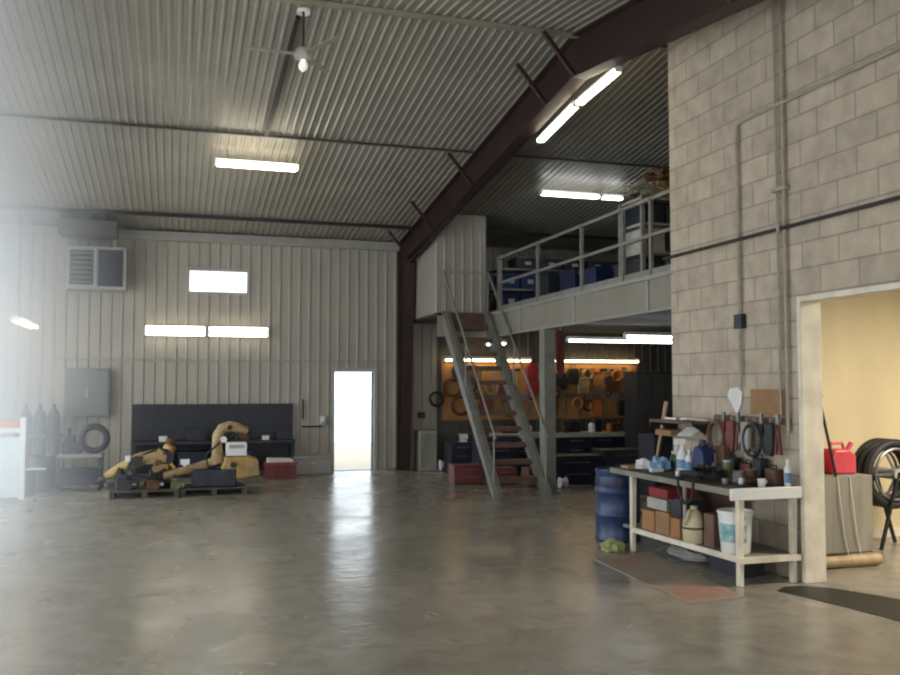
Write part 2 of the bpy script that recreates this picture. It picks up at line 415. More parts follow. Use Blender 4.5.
# ------------------------------------------------------------------ lights
def fixture(name, label, p0, p1, m, drop=(0,0,1), group=None, tubes=2, wid=.14, hang=None, hood=.45):
    """a strip light: root at its middle, housing, tubes, end caps; drop = direction away from the mounting"""
    p0, p1 = Vector(p0), Vector(p1); c = (p0+p1)/2
    t = thing(name, label, 'light', c, 0, group)
    a, z = p0-c, p1-c; d = Vector(drop).normalized(); ax = (z-a).normalized(); side = ax.cross(d).normalized()
    MB().bar(a + d*.045, z + d*.045, wid*hood, .05, d).build('housing', M['white'], t)
    for k in range(tubes):
        o = side*((k-(tubes-1)/2)*wid*.8)
        MB().cyl(a + o - d*.006 + ax*.03, z + o - d*.006 - ax*.03, .021, 12).build('tube', m, t)
    for e in (a, z):
        MB().obox(e + d*.01, (.02 if abs(ax.x) > .5 else wid, wid if abs(ax.x) > .5 else .02, .07) if abs(d.z) > .5 else (.02, .07, wid), (0,0,0)).build('end_cap', M['white'], t)
    if hang:
        for e in (.15, .85):
            q = a.lerp(z, e)
            MB().cyl(q + Vector((0,0,.06)), q + Vector((0,0,hang)), .004, 6).build('hanging_wire', M['darksteel'], t)
    return t
yl = 13.9
fixture('strip_light', 'bright strip light alone on the open ceiling of the hall', (.525,yl,5.085), (1.775,yl,5.085), M['tube'], wid=.18, hang=roof(yl)-5.13)
fixture('strip_light', 'strip light just over the view, washing the ridge with glow', (1.2,8.05,5.5), (2.5,8.05,5.5), M['tube'], wid=.18, hang=.16)
fixture('wall_strip_light', 'strip light on the ribbed wall, heater side of its twin', (-.57,YB-.11,2.79), (.56,YB-.11,2.79), M['tubel'], drop=(0,1,0), wid=.17, hood=1.1)
fixture('wall_strip_light', 'strip light on the ribbed wall, on the doorway side of its twin', (.61,YB-.11,2.79), (1.77,YB-.11,2.79), M['tubel'], drop=(0,1,0), wid=.17, hood=1.1)
fixture('strip_light', 'long cool strip light over the mezzanine', (6.09,14.5,5.1), (7.22,14.5,5.1), M['tubec'], wid=.11)
fixture('strip_light', 'short strip light end to end with the long one over the mezzanine', (7.26,14.5,5.1), (7.68,14.5,5.1), M['tubec'], wid=.09)
def ry(y): return rb(y) - .075
fixture('strip_light', 'slanting strip light under the rafter, lower of two', (4.74,11.3,ry(11.3)), (4.74,10.15,ry(10.15)), M['tubel'], wid=.09)
fixture('strip_light', 'slanting strip light under the rafter, upper one by the ridge', (4.76,10.1,ry(10.1)), (4.76,9.05,ry(9.6)), M['tubel'], wid=.08)
fixture('strip_light', 'strip light hung low near the heater, running away along the daylit side', (-2.45,15.7,2.78), (-2.45,17.7,2.78), M['tubew'], hang=1.95)
fixture('strip_light', 'long strip light under the mezzanine, the lower line of two', (6.4,14.1,2.5), (8.8,14.1,2.5), M['tubec'], tubes=1, wid=.09, hang=.12)
fixture('strip_light', 'strip light under the mezzanine, the higher line by the block wall', (6.75,12.7,2.5), (8.6,12.7,2.5), M['tubec'], tubes=1, wid=.09, hang=.12)
fixture('strip_light', 'short strip light seen between the stair stringers', (5.55,15.9,2.5), (5.95,15.9,2.52), M['tubec'], tubes=1, wid=.09)
fixture('wall_strip_light', 'warm strip light above the tool board, stair side', (5.4,18.1,2.27), (7.35,18.1,2.27), M['tubew'], tubes=1, wid=.09)
fixture('wall_strip_light', 'warm strip light above the tool board, beyond the pillar', (7.75,18.1,2.27), (9.95,18.1,2.27), M['tubew'], tubes=1, wid=.09)

# ceiling fan with bulb hung from the ridge
cf = thing('ceiling_fan', 'white ceiling fan with a small bulb hanging from the ridge', 'fan', (1.27,9.6,5.24), .35)
MB().cyl((0,0,.1), (0,0,.53), .013, 8).build('down_rod', M['darksteel'], cf)
MB().lathe([(.02,.53),(.07,.51),(.07,.55),(.02,.56)]).build('ceiling_cup', M['white'], cf)
MB().lathe([(.03,0),(.09,.01),(.1,.06),(.08,.11),(.03,.14)]).build('motor_housing', M['lgrey'], cf)
for k in range(3):
    a = 2*PI*k/3 + 2.75
    MB().bar((.09*math.cos(a), .09*math.sin(a), .06), (.62*math.cos(a), .62*math.sin(a), .075), .08, .008).build('blade', M['ceil'], cf)
MB().lathe([(.012,-.13),(.045,-.1),(.05,-.06),(.03,-.01),(.03,.01)]).build('bulb', M['bulb'], cf)
tag(MB().bar((1.25,9.9,roof(9.9)-.05), (1.22,13.2,roof(13.2)-.05), .05, .04).build('conduit', M['darksteel']), 'dark conduit running down the ceiling slope from the fan', 'conduit')

# ------------------------------------------------------------------ back-left area
uh = thing('unit_heater', 'grey gas unit heater with two louvred panels hung high by the ribbed wall', 'heater', (-1.42,17.7,3.5))
MB().box(-.52,.52,0,.5,0,.8).build('casing', M['grey'], uh, bevel=.01)
MB().box(-.46,-.02,-.012,0,.08,.72).build('back_panel', M['dark'], uh)
for k in range(7): MB().obox((-.24,-.03,.13+k*.09), (.42,.05,.012), (.6,0,0)).build('louvre', M['sheetgrey'], uh)
MB().box(.03,.46,-.014,0,.06,.74).build('access_panel', M['dark'], uh)
MB().box(-.05,-.0,-.03,0,.04,.76).build('mullion', M['lgrey'], uh)
MB().cyl((.3,.25,.8),(.3,.25,.965),.07).build('flue_pipe', M['grey'], uh)
for x in (-.45,-.15): MB().cyl((x,.25,.8),(x,.25,.965),.012,8).build('hanger_rod', M['grey'], uh)
db = thing('eave_box', 'dark box under the eave above the heater', 'duct', (-1.5,17.3,4.44))  # plain dark box above the heater
MB().box(-.55,.45,0,.6,.02,.28).build('eave_box_body', M['dkwood'], db, bevel=.01)

ec = thing('electrical_cabinet', 'grey electrical cabinet fixed to the ribbed wall under the heater', 'cabinet', (-1.57,18.12,1.15))
MB().box(-.4,.4,0,.18,0,.9).build('cabinet_body', M['slate'], ec, bevel=.008)
dr = MB().box(-.37,.37,-.02,0,.03,.87).build('cabinet_door', M['slate'], ec, bevel=.006)
MB().box(-.02,.01,-.045,-.02,.35,.55).build('cabinet_handle', M['steel'], dr)

# dark machine cart with a tyre on it
mc = thing('machine_cart', 'dark steel cart loaded with machine parts below the electrical cabinet', 'cart', (-1.45,16.2,0))
MB().box(-.34,.3,-.28,.28,.1,.34).build('cart_body', M['dark'], mc, bevel=.01)
MB().box(-.36,.32,-.3,.3,.55,.6).build('cart_top', M['grey'], mc)
for x in (-.33,.29):
    for y in (-.27,.27):
        MB().box(x-.02,x+.02,y-.02,y+.02,.06,.56).build('cart_post', M['dark'], mc)
        MB().cyl((x-.02,y,.06),(x+.02,y,.06),.06,14).build('caster', M['black'], mc)
def engine(name, label, loc, s=1, m='dark'):
    t = thing(name, label, 'machine part', loc)
    MB().box(-.14*s,.14*s,-.12*s,.12*s,0,.2*s).box(-.1*s,.05*s,-.1*s,.1*s,.2*s,.3*s).build('casing', M[m], t, bevel=.01)
    MB().cyl((.14*s,0,.1*s),(.22*s,0,.1*s),.07*s).build('pulley', M['steel'], t)
    MB().cyl((-.05*s,0,.3*s),(-.05*s,0,.42*s),.03*s).build('spout', M['dark'], t)
    return t
engine('gearbox', 'dark gearbox sitting on the machine cart', (-1.62,16.2,.6))
ty = MB(); ty.ring((0,0,.25), .2, .055, 'Y', 36, 12)
t = thing('tyre', 'small black tyre standing upright on the machine cart', 'tyre', (-1.27,16.08,.6))
ty.build('tread', M['black'], t)
MB().ring((0,0,.25), .14, .012, 'Y', 28, 8).build('wheel_rim', M['steel'], t)
dm = thing('steel_drum', 'dark grey steel drum between the cart and the barrier', 'drum', (-2.05,16.1,0))
MB().lathe([(.2,0),(.21,.02),(.2,.04),(.2,.27),(.21,.29),(.2,.31),(.2,.55),(.21,.58),(.19,.58),(.18,.56)]).build('drum_shell', M['dark'], dm)
MB().cyl((.08,.05,.56),(.08,.05,.6),.03,12).build('bung', M['steel'], dm)
tag(MB().obox((0,0,.012),(.42,.1,.024)).build('plank', M['white'], loc=(-2.15,15.6,.4)), 'white plank lying on two blocks near the barrier', 'plank')
tag(MB().box(-.06,.06,-.05,.05,0,.4).build('block', M['dark'], loc=(-2.15,15.6,0), bevel=.01), 'dark block under the white plank', 'block')
gs = thing('gas_cylinder_rack', 'dim grey rack with tall cylinders against the ribbed wall', 'rack', (-2.35,17.6,0))
for x in (-.18,.05,.28):
    MB().lathe([(.1,0),(.11,.03),(.11,1.15),(.08,1.25),(.03,1.32),(.03,1.4),(.0,1.4)], (x,0,0), 18).build('cylinder', M['dark'], gs)
MB().box(-.32,.42,-.14,-.11,.8,.86).box(-.32,.42,.11,.14,.8,.86).build('rail', M['dark'], gs)

# orange and white barrier near the daylit opening
ba = thing('safety_barrier', 'white post with an orange and white rail and pale panel by the daylit opening', 'barrier', (-2.17,14.85,0))
MB().box(-.04,.04,-.04,.04,0,1.25).build('post', M['white'], ba)
MB().box(-1.0,-.04,-.015,.015,1.12,1.2).build('rail', M['orange'], ba)
MB().box(-1.0,-.04,-.014,.014,1.02,1.09).build('rail', M['white'], ba)
MB().box(-1.0,-.05,-.01,.01,.06,.95).build('panel', mat('pale_cyan_panel', (.6,.72,.74), .4, 0, .05), ba)
MB().box(-.18,.18,-.2,.2,0,.03).build('base_plate', M['grey'], ba)

# dark workbench with back panel
wb = thing('dark_workbench', 'long dark workbench with a tall slate back panel along the ribbed wall', 'workbench', (.75,18.0,0))
MB().box(-1.5,1.5,-.35,.28,.62,.68).build('worktop', M['dark'], wb, bevel=.006)
MB().box(-1.52,1.52,.24,.3,.05,1.37).build('back_panel', M['dark'], wb)
MB().box(-1.52,1.52,.2,.24,1.3,1.37).build('cap_rail', M['dark'], wb)
for x in (-1.46,0,1.46):
    for y in (-.3,.24): MB().box(x-.03,x+.03,y-.03,y+.03,0,.62).build('leg', M['dark'], wb)
MB().box(-1.45,1.45,-.3,.25,.14,.17).build('lower_shelf', M['dark'], wb)
for i, (x, m, s, lb) in enumerate(((-.95,'white',.12,'small white carton, end one at the heater side of the dark workbench'), (-.35,'dark',.3,'dark bin on the dark workbench behind the yellow robot arm'), (.05,'white',.14,'white carton in the middle of the dark workbench'),
      (.5,'rust',.2,'rusty casting on the dark workbench'), (.95,'paper',.1,'low white parcel near the pale control box on the dark workbench'), (1.3,'navy',.24,'navy bin at the doorway end of the dark workbench'))):
    t = thing('bin' if s > .2 else 'carton', lb, 'bin' if s > .2 else 'carton', (.75+x,17.85,.68))
    MB().box(-s*.6,s*.6,-.1,.1,0,s*.7).build('bin_body' if s > .2 else 'carton_body', M[m], t, bevel=.006)
    MB().box(-s*.62,s*.62,-.105,.105,s*.7-.01,s*.7+.012).build('rim' if s > .2 else 'flap', M[m], t)
for x, m, lb in ((-1.1,'dark','dark crate under the dark workbench, heater end'),(-.4,'navy','navy crate under the dark workbench'),(.4,'dark','black crate under the middle of the dark workbench')):
    t = thing('crate', lb, 'crate', (.75+x,17.95,.17)); MB().box(-.28,.28,-.2,.2,0,.3).build('crate_body', M[m], t, bevel=.01); MB().box(-.29,.29,-.21,.21,.27,.31).build('rim', M[m], t)

# yellow robot arms on pallets
def pallet(label, loc, rz=0):
    t = thing('pallet', label, 'pallet', loc, rz, None)
    for k in range(6): MB().box(-.5,.5,-.42+k*.15,-.31+k*.15,.1,.125).build('deck_board', M['dkwood'], t)
    for x in (-.47,0,.47): MB().box(x-.04,x+.04,-.42,.44,.02,.1).build('runner', M['dkwood'], t)
    for y in (-.4,0,.4): MB().box(-.5,.5,y-.05,y+.05,0,.02).build('bottom_board', M['dkwood'], t)
    return t
p1 = pallet('weathered pallet under the outstretched yellow robot arm', (-.42,15.05,0))
p2 = dup(p1, (.6,15.1,0), .03, 'weathered pallet under the curled yellow robot arm')
def seg(mb, pts, rs, n=14): mb.tube(pts, rs, n)
ra = thing('robot_arm', 'outstretched yellow and black robot arm lying across a pallet', 'robot arm', (-.42,15.0,.125))
MB().lathe([(.2,0),(.22,.03),(.22,.1),(.16,.14),(.16,.24),(.1,.26)], (.2,.05,0)).build('base', M['dark'], ra)
b = MB(); seg(b, [(.2,.05,.24),(.27,0,.36),(.33,0,.52),(.36,0,.66)], [.13,.13,.1,.09]); b.box(.18,.34,-.12,.1,.28,.44); b.bar((.18,-.13,.62),(.44,-.13,.3),.05,.05,(0,1,0)); b.build('turret', M['yellow'], ra, bevel=.008)
b = MB(); seg(b, [(.3,-.06,.46),(.1,-.08,.5),(-.14,-.1,.43)], [.12,.1,.11]); b.box(-.14,.2,-.17,-.02,.38,.54); b.build('upper_arm', M['tan'], ra, bevel=.01)
b = MB(); seg(b, [(-.12,-.1,.43),(-.26,-.1,.36),(-.42,-.1,.28),(-.58,-.1,.2)], [.11,.1,.085,.06]); b.build('forearm', M['yellow'], ra)
for x, z in ((-.1,.42),(-.26,.34),(-.42,.25)):
    MB().bar((x-.02,-.21,z-.1),(x+.05,-.21,z+.09),.05,.03,(0,1,0)).build('cable_clip', M['black'], ra)
MB().cyl((-.13,-.24,.43),(-.13,.06,.43),.085).build('joint', M['black'], ra); MB().cyl((.32,-.16,.47),(.32,.14,.47),.1).build('joint', M['black'], ra)
MB().cyl((-.6,-.1,.16),(-.68,-.1,.12),.05).cyl((-.68,-.1,.12),(-.7,-.1,.11),.03).build('wrist', M['black'], ra)
b = MB(); b.tube([(.34,-.1,.58),(.2,-.14,.62),(0,-.16,.55),(-.2,-.16,.42),(-.4,-.15,.3)], .016, 8); b.build('cable', M['black'], ra)
MB().cyl((.37,0,.66),(.37,0,.76),.075).build('motor', M['rust'], ra)
MB().box(-.3,-.1,-.1,.12,0,.2).build('support_block', M['dark'], ra); MB().box(-.55,-.45,-.12,.05,0,.1).build('support_block', M['dark'], ra)

rb2 = thing('robot_arm', 'curled yellow robot arm rearing over its pallet with a pale control box', 'robot arm', (.58,15.05,.125))
MB().box(-.3,.38,-.25,.22,0,.28).build('base', M['navy'], rb2, bevel=.02)
MB().cyl((-.2,-.28,.14),(-.2,.24,.14),.12).build('motor', M['dark'], rb2); MB().cyl((.1,-.29,.16),(.1,-.2,.16),.11).build('motor', M['dark'], rb2)
b = MB(); seg(b, [(-.72,-.3,.2),(-.42,-.2,.26),(-.2,-.07,.3),(.0,-.06,.36),(.12,-.05,.42)], [.05,.07,.08,.08,.09]); b.build('lower_link', M['tan'], rb2)
b = MB(); seg(b, [(.08,-.05,.34),(.09,-.05,.5),(.08,-.05,.66),(.09,-.05,.8),(.16,-.05,.91),(.27,-.05,.95),(.4,-.05,.92)], [.12,.09,.08,.085,.09,.085,.08]); b.build('swan_neck', M['tan'], rb2)
MB().cyl((.4,-.05,.92),(.56,-.05,.87),[.075,.06]).build('wrist', M['tan'], rb2)
MB().cyl((.56,-.05,.87),(.62,-.05,.85),.05).build('joint', M['black'], rb2); MB().cyl((.27,-.16,.93),(.27,.06,.93),.04).build('joint', M['black'], rb2)
MB().cyl((.18,-.17,.74),(.18,-.02,.74),.05).build('cap', M['white'], rb2)
b = MB(); b.prism([(.12,.2),(.2,.46),(.56,.47),(.72,.42),(.76,.16),(.5,.12),(.3,.1)], 'Y', -.24, .16); b.build('gear_housing', M['yellow'], rb2, bevel=.025)
MB().cyl((.62,-.27,.28),(.62,-.2,.28),.09).build('cover', M['tan'], rb2)
MB().box(.22,.54,-.22,.08,.48,.69).build('control_box', M['white'], rb2, bevel=.008)
MB().box(.26,.5,-.226,-.22,.6,.66).build('nameplate', M['lgrey'], rb2)
b = MB(); b.tube([(.45,.05,.7),(.4,.1,.82),(.3,.08,.74),(.2,.05,.6)], .02, 8); b.build('cable', M['black'], rb2)
b = MB(); b.tube([(.3,-.2,.3),(.1,-.3,.2),(-.2,-.3,.12),(-.4,-.28,.1)], .022, 8); b.build('hose', M['black'], ra)
MB().box(-.3,-.22,-.2,-.12,.42,.52).build('terminal_box', M['white'], ra)
MB().box(.52,.66,-.16,-.08,.36,.44).cyl((.59,-.12,.3),(.59,-.12,.36),.03).build('valve_block', M['white'], ra)
MB().cyl((.18,-.19,.4),(.18,-.13,.4),.045).build('cover', M['rust'], ra)
b = MB(); b.tube([(.14,-.16,.36),(-.05,-.2,.3),(-.1,-.2,.5),(.04,-.16,.62),(.12,-.14,.7)], .016, 8); b.build('hose', M['black'], rb2)
MB().cyl((.33,-.29,.34),(.33,-.23,.34),.05).build('cover', M['black'], rb2)
MB().cyl((-.3,-.16,.27),(-.3,.04,.27),.075).build('joint', M['black'], rb2)
engine('gear_motor', 'dark gear motor at the front of the outstretched arm\'s pallet', (-.72,14.82,.125), .8)
engine('gear_motor', 'rusty gear motor at the front of the outstretched arm\'s pallet', (-.3,14.78,.125), .7, 'rust')
engine('motor', 'greenish electric motor lying between the two robot arms', (.04,14.7,.125), .55, 'green')

rc = thing('parts_crate', 'red parts crate full of papers beside the yellow robot', 'crate', (1.9,17.15,0))
MB().box(-.28,.28,-.2,.2,0,.02).box(-.28,.28,-.2,-.18,.02,.3).box(-.28,.28,.18,.2,.02,.3).box(-.28,-.26,-.18,.18,.02,.3).box(.26,.28,-.18,.18,.02,.3).build('crate_body', M['dred'], rc)
MB().box(-.3,.3,-.22,-.2,.26,.31).build('rim', M['red'], rc)
tag(MB().obox((0,0,.1),(.46,.3,.18),(.06,.04,.05)).build('paper_stack', M['paper'], loc=(1.9,17.15,.17), bevel=.01), 'white papers heaped in the red crate', 'papers')
gb = thing('storage_chest', 'grey lidded chest on the floor next to the doorway', 'chest', (2.6,17.85,0))
MB().box(-.36,.36,-.22,.22,0,.3).build('chest_body', M['grey'], gb, bevel=.01); MB().box(-.38,.38,-.24,.24,.3,.36).build('lid', M['grey'], gb, bevel=.01)
MB().box(-.06,.06,-.25,-.22,.2,.26).build('latch', M['steel'], gb)
t = thing('air_line', 'dark air line with a drop hanging on the ribbed wall by the doorway', 'pipe', (2.48,18.3,.9))
MB().cyl((0,0,.15),(0,0,.55),.016,8).build('drop_pipe', M['darksteel'], t); MB().cyl((-.02,0,0),(.38,0,0),.016,8).build('cross_pipe', M['darksteel'], t)
t = thing('soap_dispenser', 'small white dispenser on the ribbed wall by the doorway', 'dispenser', (2.87,18.26,.95))
MB().box(-.05,.05,-.04,.04,0,.17).build('dispenser_body', M['white'], t, bevel=.012); MB().box(-.035,.035,-.055,-.035,.0,.05).build('lever', M['lgrey'], t)
t = thing('utility_cabinet', 'greenish grey low cabinet standing just past the maroon column', 'cabinet', (4.97,18.0,0))
MB().box(-.17,.2,-.15,.25,0,.8).build('cabinet_body', M['grey'], t, bevel=.008); MB().box(-.15,.18,-.165,-.15,.05,.76).build('cabinet_door', M['sheetgrey'], t)
t = thing('switch_box', 'small dark switch box on the wall above the low cabinet', 'switch', (4.93,18.27,1.05))
MB().box(-.05,.09,-.05,.04,0,.12).build('switch_housing', M['dark'], t, bevel=.006); MB().box(0,.03,-.065,-.05,.04,.08).build('switch_lever', M['red'], t)

# ------------------------------------------------------------------ tool board under the mezzanine
tb = thing('tool_board', 'amber pegboard covering the wall under the mezzanine', 'pegboard', (7.7,18.29,1.0))
MB().box(-2.3,2.28,-.015,.03,0,1.2).build('board', M['peg'], tb)
MB().box(-2.33,2.31,-.03,.03,1.2,1.24).box(-2.33,2.31,-.03,.03,-.04,0).box(-2.33,-2.3,-.03,.03,0,1.2).box(2.28,2.31,-.03,.03,0,1.2).build('frame', M['brown'], tb)
YT = 18.255
def coil(name, label, x, z, R, m, group=None, y=YT):
    t = thing(name, label, 'coil', (x, y, z), 0, group)
    b = MB()
    for k in range(4): b.ring((random.uniform(-.01,.01), -.02-.016*k, random.uniform(-.015,.015)), R*random.uniform(.85,1), .016, 'Y', 26, 7)
    b.build('loop', M[m], t)
    MB().cyl((0,.03,R),(0,-.1,R),.008,6).build('hook', M['steel'], t)
    return t
coil('hose_coil', 'dark red hose coil on the wall beside the stair, upper', 5.62, 1.7, .2, 'dred')
coil('hose_coil', 'dark red hose coil on the wall beside the stair, lower', 5.8, 1.3, .2, 'dred')
coil('hose_coil', 'purplish black hose coil under the warm lamp beside the stair', 5.98, 1.75, .18, 'black')
coil('hose_coil', 'rusty brown hose coil beside the dark red ones', 6.1, 1.4, .17, 'rust')
coil('cable_coil', 'black cable coil hung on the bare wall between column and tool board', 5.26, 1.45, .15, 'black')
def hammer(x, z, label, g, m='wood'):
    t = thing('hammer', label, 'hammer', (x, YT, z), 0, g); t.scale = (1.35,1,1.3)
    MB().cyl((0,0,-.14),(0,0,.14),.014,8).build('handle', M[m], t); MB().box(-.06,.06,-.02,.02,.13,.175).build('head', M['darksteel'], t); return t
def wrench(x, z, label, g, m='steel'):
    t = thing('wrench', label, 'wrench', (x, YT, z), 0, g); t.scale = (1.35,1,1.3)
    MB().box(-.012,.012,-.008,.008,-.15,.12).build('shank', M[m], t)
    MB().prism([(-.03,.12),(.03,.12),(.04,.17),(.015,.19),(.012,.15),(-.012,.15),(-.015,.19),(-.04,.17)], 'Y', -.01, .01).build('jaw', M[m], t); return t
def handsaw(x, z, label, g):
    t = thing('hand_saw', label, 'saw', (x, YT, z), 0, g); t.scale = (1.35,1,1.3)
    MB().prism([(-.2,-.02),(.14,-.07),(.14,.06),(-.2,.02)], 'Y', -.002, .002).build('blade', M['steel'], t)
    b = MB(); b.ring((.2,0,0), .05, .016, 'Y', 16, 8); b.build('handle', M['rust'], t); return t
def clamp(x, z, label, g, m='orange'):
    t = thing('clamp', label, 'clamp', (x, YT, z), 0, g); t.scale = (1.35,1,1.3)
    MB().box(-.01,.01,-.01,.01,-.22,.22).build('bar', M['steel'], t)
    MB().box(-.01,.1,-.015,.015,.16,.2).build('fixed_jaw', M[m], t); MB().box(-.01,.1,-.015,.015,-.06,-.02).cyl((.08,0,-.04),(.08,0,-.14),.012,8).build('sliding_jaw', M[m], t); return t
def bag(x, z, label, g, m):
    t = thing('tool_pouch', label, 'pouch', (x, YT-.03, z), 0, g); t.scale = (1.25,1,1.2)
    b = MB(); b.prism([(-.1,-.16),(.1,-.17),(.12,.05),(.08,.14),(-.09,.13),(-.12,.03)], 'Y', -.05, .04); b.build('pouch_body', M[m], t, bevel=.02)
    MB().tube([(-.05,0,.12),(-.03,0,.22),(.03,0,.22),(.05,0,.12)], .008, 6).build('strap', M['black'], t); return t
G = 'hand tools hung on the amber tool board'
LH = 'wooden handled hammer hung on the amber tool board'
LW = 'steel wrench hung on the amber tool board'
LC = 'orange jawed bar clamp hung on the amber tool board'
LS = 'hand saw with rusty grip hung on the amber tool board'
xs = [6.3+.26*k for k in range(14)]
for k, x in enumerate(xs):
    a = k % 4
    z = 1.92 + .05*random.uniform(-1,1)
    (hammer if a == 0 else wrench if a == 1 else clamp if a == 2 else hammer)(x, z-.06, (LH, LW, LC, LH)[a], G)
for k, x in enumerate((7.15, 7.75, 8.35, 9.0, 9.55)):
    handsaw(x, 1.5 + .05*(k % 2), LS, G)
for k in range(9):
    wrench(6.75+.3*k, 1.24 + .03*(k % 3), LW, G)
bag(6.75, 1.62, 'dull red tool pouch on the tool board seen through the stair', None, 'dred')
bag(7.45, 1.72, 'red tool pouch on the tool board next to the pillar', None, 'red')
bag(7.42, 2.05, 'bright red tool pouch hung high next to the pillar', None, 'red')
bag(8.65, 1.75, 'yellow tool pouch in the middle of the tool board', None, 'tan')
bag(8.95, 1.25, 'golden yellow tool pouch low on the tool board', None, 'orange')
bag(9.3, 1.8, 'brown leather pouch at the far end of the tool board', None, 'rust')
bag(8.1, 1.85, 'black tool pouch on the tool board just past the pillar', None, 'black')
coil('cable_coil', 'orange cable coil in the middle of the tool board', 8.5, 1.35, .13, 'orange')
bag(5.75, 2.0, 'purplish slate pouch under the warm lamp beside the stair', None, 'dark')
bag(6.02, 2.02, 'brown pouch hung among the hose coils', None, 'brown')
bag(6.35, 1.3, 'dull red pouch low on the tool board behind the stair', None, 'dred')
bag(6.95, 1.25, 'brown pouch low on the tool board behind the stair', None, 'brown')
bag(7.85, 1.25, 'brown pouch low on the tool board just past the pillar', None, 'brown')
bag(8.4, 1.95, 'black pouch high in the middle of the tool board', None, 'black')
bag(9.72, 1.75, 'brown pouch at the board end next to the dark lockers', None, 'brown')
bag(9.62, 1.25, 'black pouch low at the board end next to the dark lockers', None, 'black')
coil('cable_coil', 'rusty cable coil on the tool board past the pillar', 8.0, 1.55, .14, 'rust')
coil('cable_coil', 'black cable coil low in the middle of the tool board', 8.75, 1.3, .13, 'black')
coil('cable_coil', 'orange cable coil near the locker end of the tool board', 9.45, 1.95, .12, 'orange')
coil('cable_coil', 'tan rope coil on the tool board behind the stair treads', 6.5, 1.7, .15, 'tan')
rs_ = thing('lifting_strap', 'bundle of red lifting straps hanging from the mezzanine beside the pillar', 'strap', (6.12,13.75,MZ0))
for k in range(5): MB().tube([(-.06+.03*k,.01*k,0),(-.08+.035*k,.02*(k%2),-.35),(-.07+.03*k,.01*k,-.68-.05*(k%3))], .018, 6).build('strap_loop', M['red' if k % 2 else 'dred'], rs_)
MB().cyl((-.1,0,-.03),(.1,.04,-.03),.012,8).cyl((0,.02,-.03),(0,.02,.12),.012,8).build('hook', M['steel'], rs_)
coil('cable_coil', 'yellow cable coil high on the tool board', 8.75, 1.98, .12, 'tan')

# white topped drawer bench below the tool board
dbn = thing('drawer_bench', 'long dark drawer bench with pale worktop below the tool board', 'workbench', (7.75,17.2,0))
MB().box(-1.5,1.65,-.35,.35,.08,.68).build('carcass', M['dark'], dbn); MB().box(-1.45,1.6,-.3,.3,0,.08).build('plinth', M['black'], dbn)
MB().box(-1.55,1.7,-.4,.38,.68,.76).build('worktop', M['lgrey'], dbn, bevel=.008)
for k in range(5):
    for z in (.12,.31,.5):
        d = MB().box(-1.45+k*.62,-.88+k*.62,-.37,-.35,z,z+.16).build('drawer', M['navy'], dbn)
        MB().box(-1.3+k*.62,-1.03+k*.62,-.39,-.37,z+.1,z+.12).build('drawer_handle', M['steel'], d)
for x, m, s, lb in ((6.9,'white',.16,'white canister on the pale worktop, nearest the stair'),(8.3,'white',.2,'white bottle standing mid worktop below the tool board'),(8.7,'orange',.18,'orange canister on the pale worktop'),(9.1,'dark',.24,'dark canister at the far end of the pale worktop'),(7.7,'rust',.15,'rusty canister on the pale worktop by the pillar')):
    t = thing('canister', lb, 'canister', (x,17.1,.76))
    MB().lathe([(s*.32,0),(s*.35,.01),(s*.35,s*.8),(s*.2,s),(s*.12,s)]).build('canister_body', M[m], t); MB().lathe([(s*.14,s),(s*.14,s*1.15),(.0,s*1.15)]).build('cap', M['dark' if m != 'dark' else 'white'], t)
for x, w, h, m, lb in ((6.55,.3,.2,'dark','dark case on the pale worktop behind the stair'),(7.95,.26,.22,'navy','navy case on the pale worktop just past the pillar'),(8.5,.16,.26,'dark','dark case on the pale worktop between two canisters'),(8.92,.2,.18,'brown','brown case on the pale worktop by the orange canister')):
    t = thing('tool_case', lb, 'case', (x,17.3,.76)); MB().box(-w/2,w/2,-.1,.1,0,h).build('case_body', M[m], t, bevel=.01); MB().tube([(-.05,-.0,h),(-.04,0,h+.04),(.04,0,h+.04),(.05,0,h)], .008, 6).build('handle', M['black'], t)
vs = thing('bench_vise', 'dark bench vise on the pale worktop', 'vise', (7.25,17.0,.76))
MB().box(-.07,.07,-.08,.08,0,.05).box(-.05,.05,-.02,.1,.05,.16).build('vise_body', M['dark'], vs, bevel=.006); MB().box(-.06,.06,-.1,-.05,.08,.18).build('jaw', M['steel'], vs); MB().cyl((0,-.22,.1),(0,-.05,.1),.015,8).cyl((-.09,-.21,.1),(.09,-.21,.1),.007,6).build('screw_handle', M['steel'], vs)
# dark machines in front of it
def chest(name, label, loc, w, d, h, m, mh='steel', rows=2):
    t = thing(name, label, 'tool chest', loc)
    MB().box(-w/2,w/2,-d/2,d/2,.02,h).build('chest_body', M[m], t, bevel=.008)
    for k in range(rows):
        z0 = .05 + k*(h-.09)/rows
        dr = MB().box(-w/2+.02,w/2-.02,-d/2-.012,-d/2,z0,z0+(h-.09)/rows-.015).build('drawer', M[m], t)
        MB().box(-w*.25,w*.25,-d/2-.03,-d/2-.012,z0+(h-.09)/rows*.6,z0+(h-.09)/rows*.6+.012).build('drawer_handle', M[mh], dr)
    for x in (-w/2+.04,w/2-.04): MB().box(x-.03,x+.03,-d/2+.02,d/2-.02,0,.02).build('foot', M['black'], t)
    return t
chest('tool_chest', 'low navy tool chest on the floor past the pillar', (6.75,14.75,0), .95, .5, .5, 'navy')
chest('tool_chest', 'black tool chest beside the navy one', (7.75,14.85,0), .85, .5, .58, 'dark', rows=3)
chest('tool_chest', 'dull red tool chest under the stair, nearest the column', (4.95,15.25,0), .55, .35, .34, 'dred')
chest('tool_chest', 'dull red tool chest under the middle of the stair', (5.5,14.95,0), .45, .35, .3, 'dred')
chest('tool_chest', 'brownish red tool chest under the stair by the pillar', (5.98,14.55,0), .38, .35, .32, 'brown')
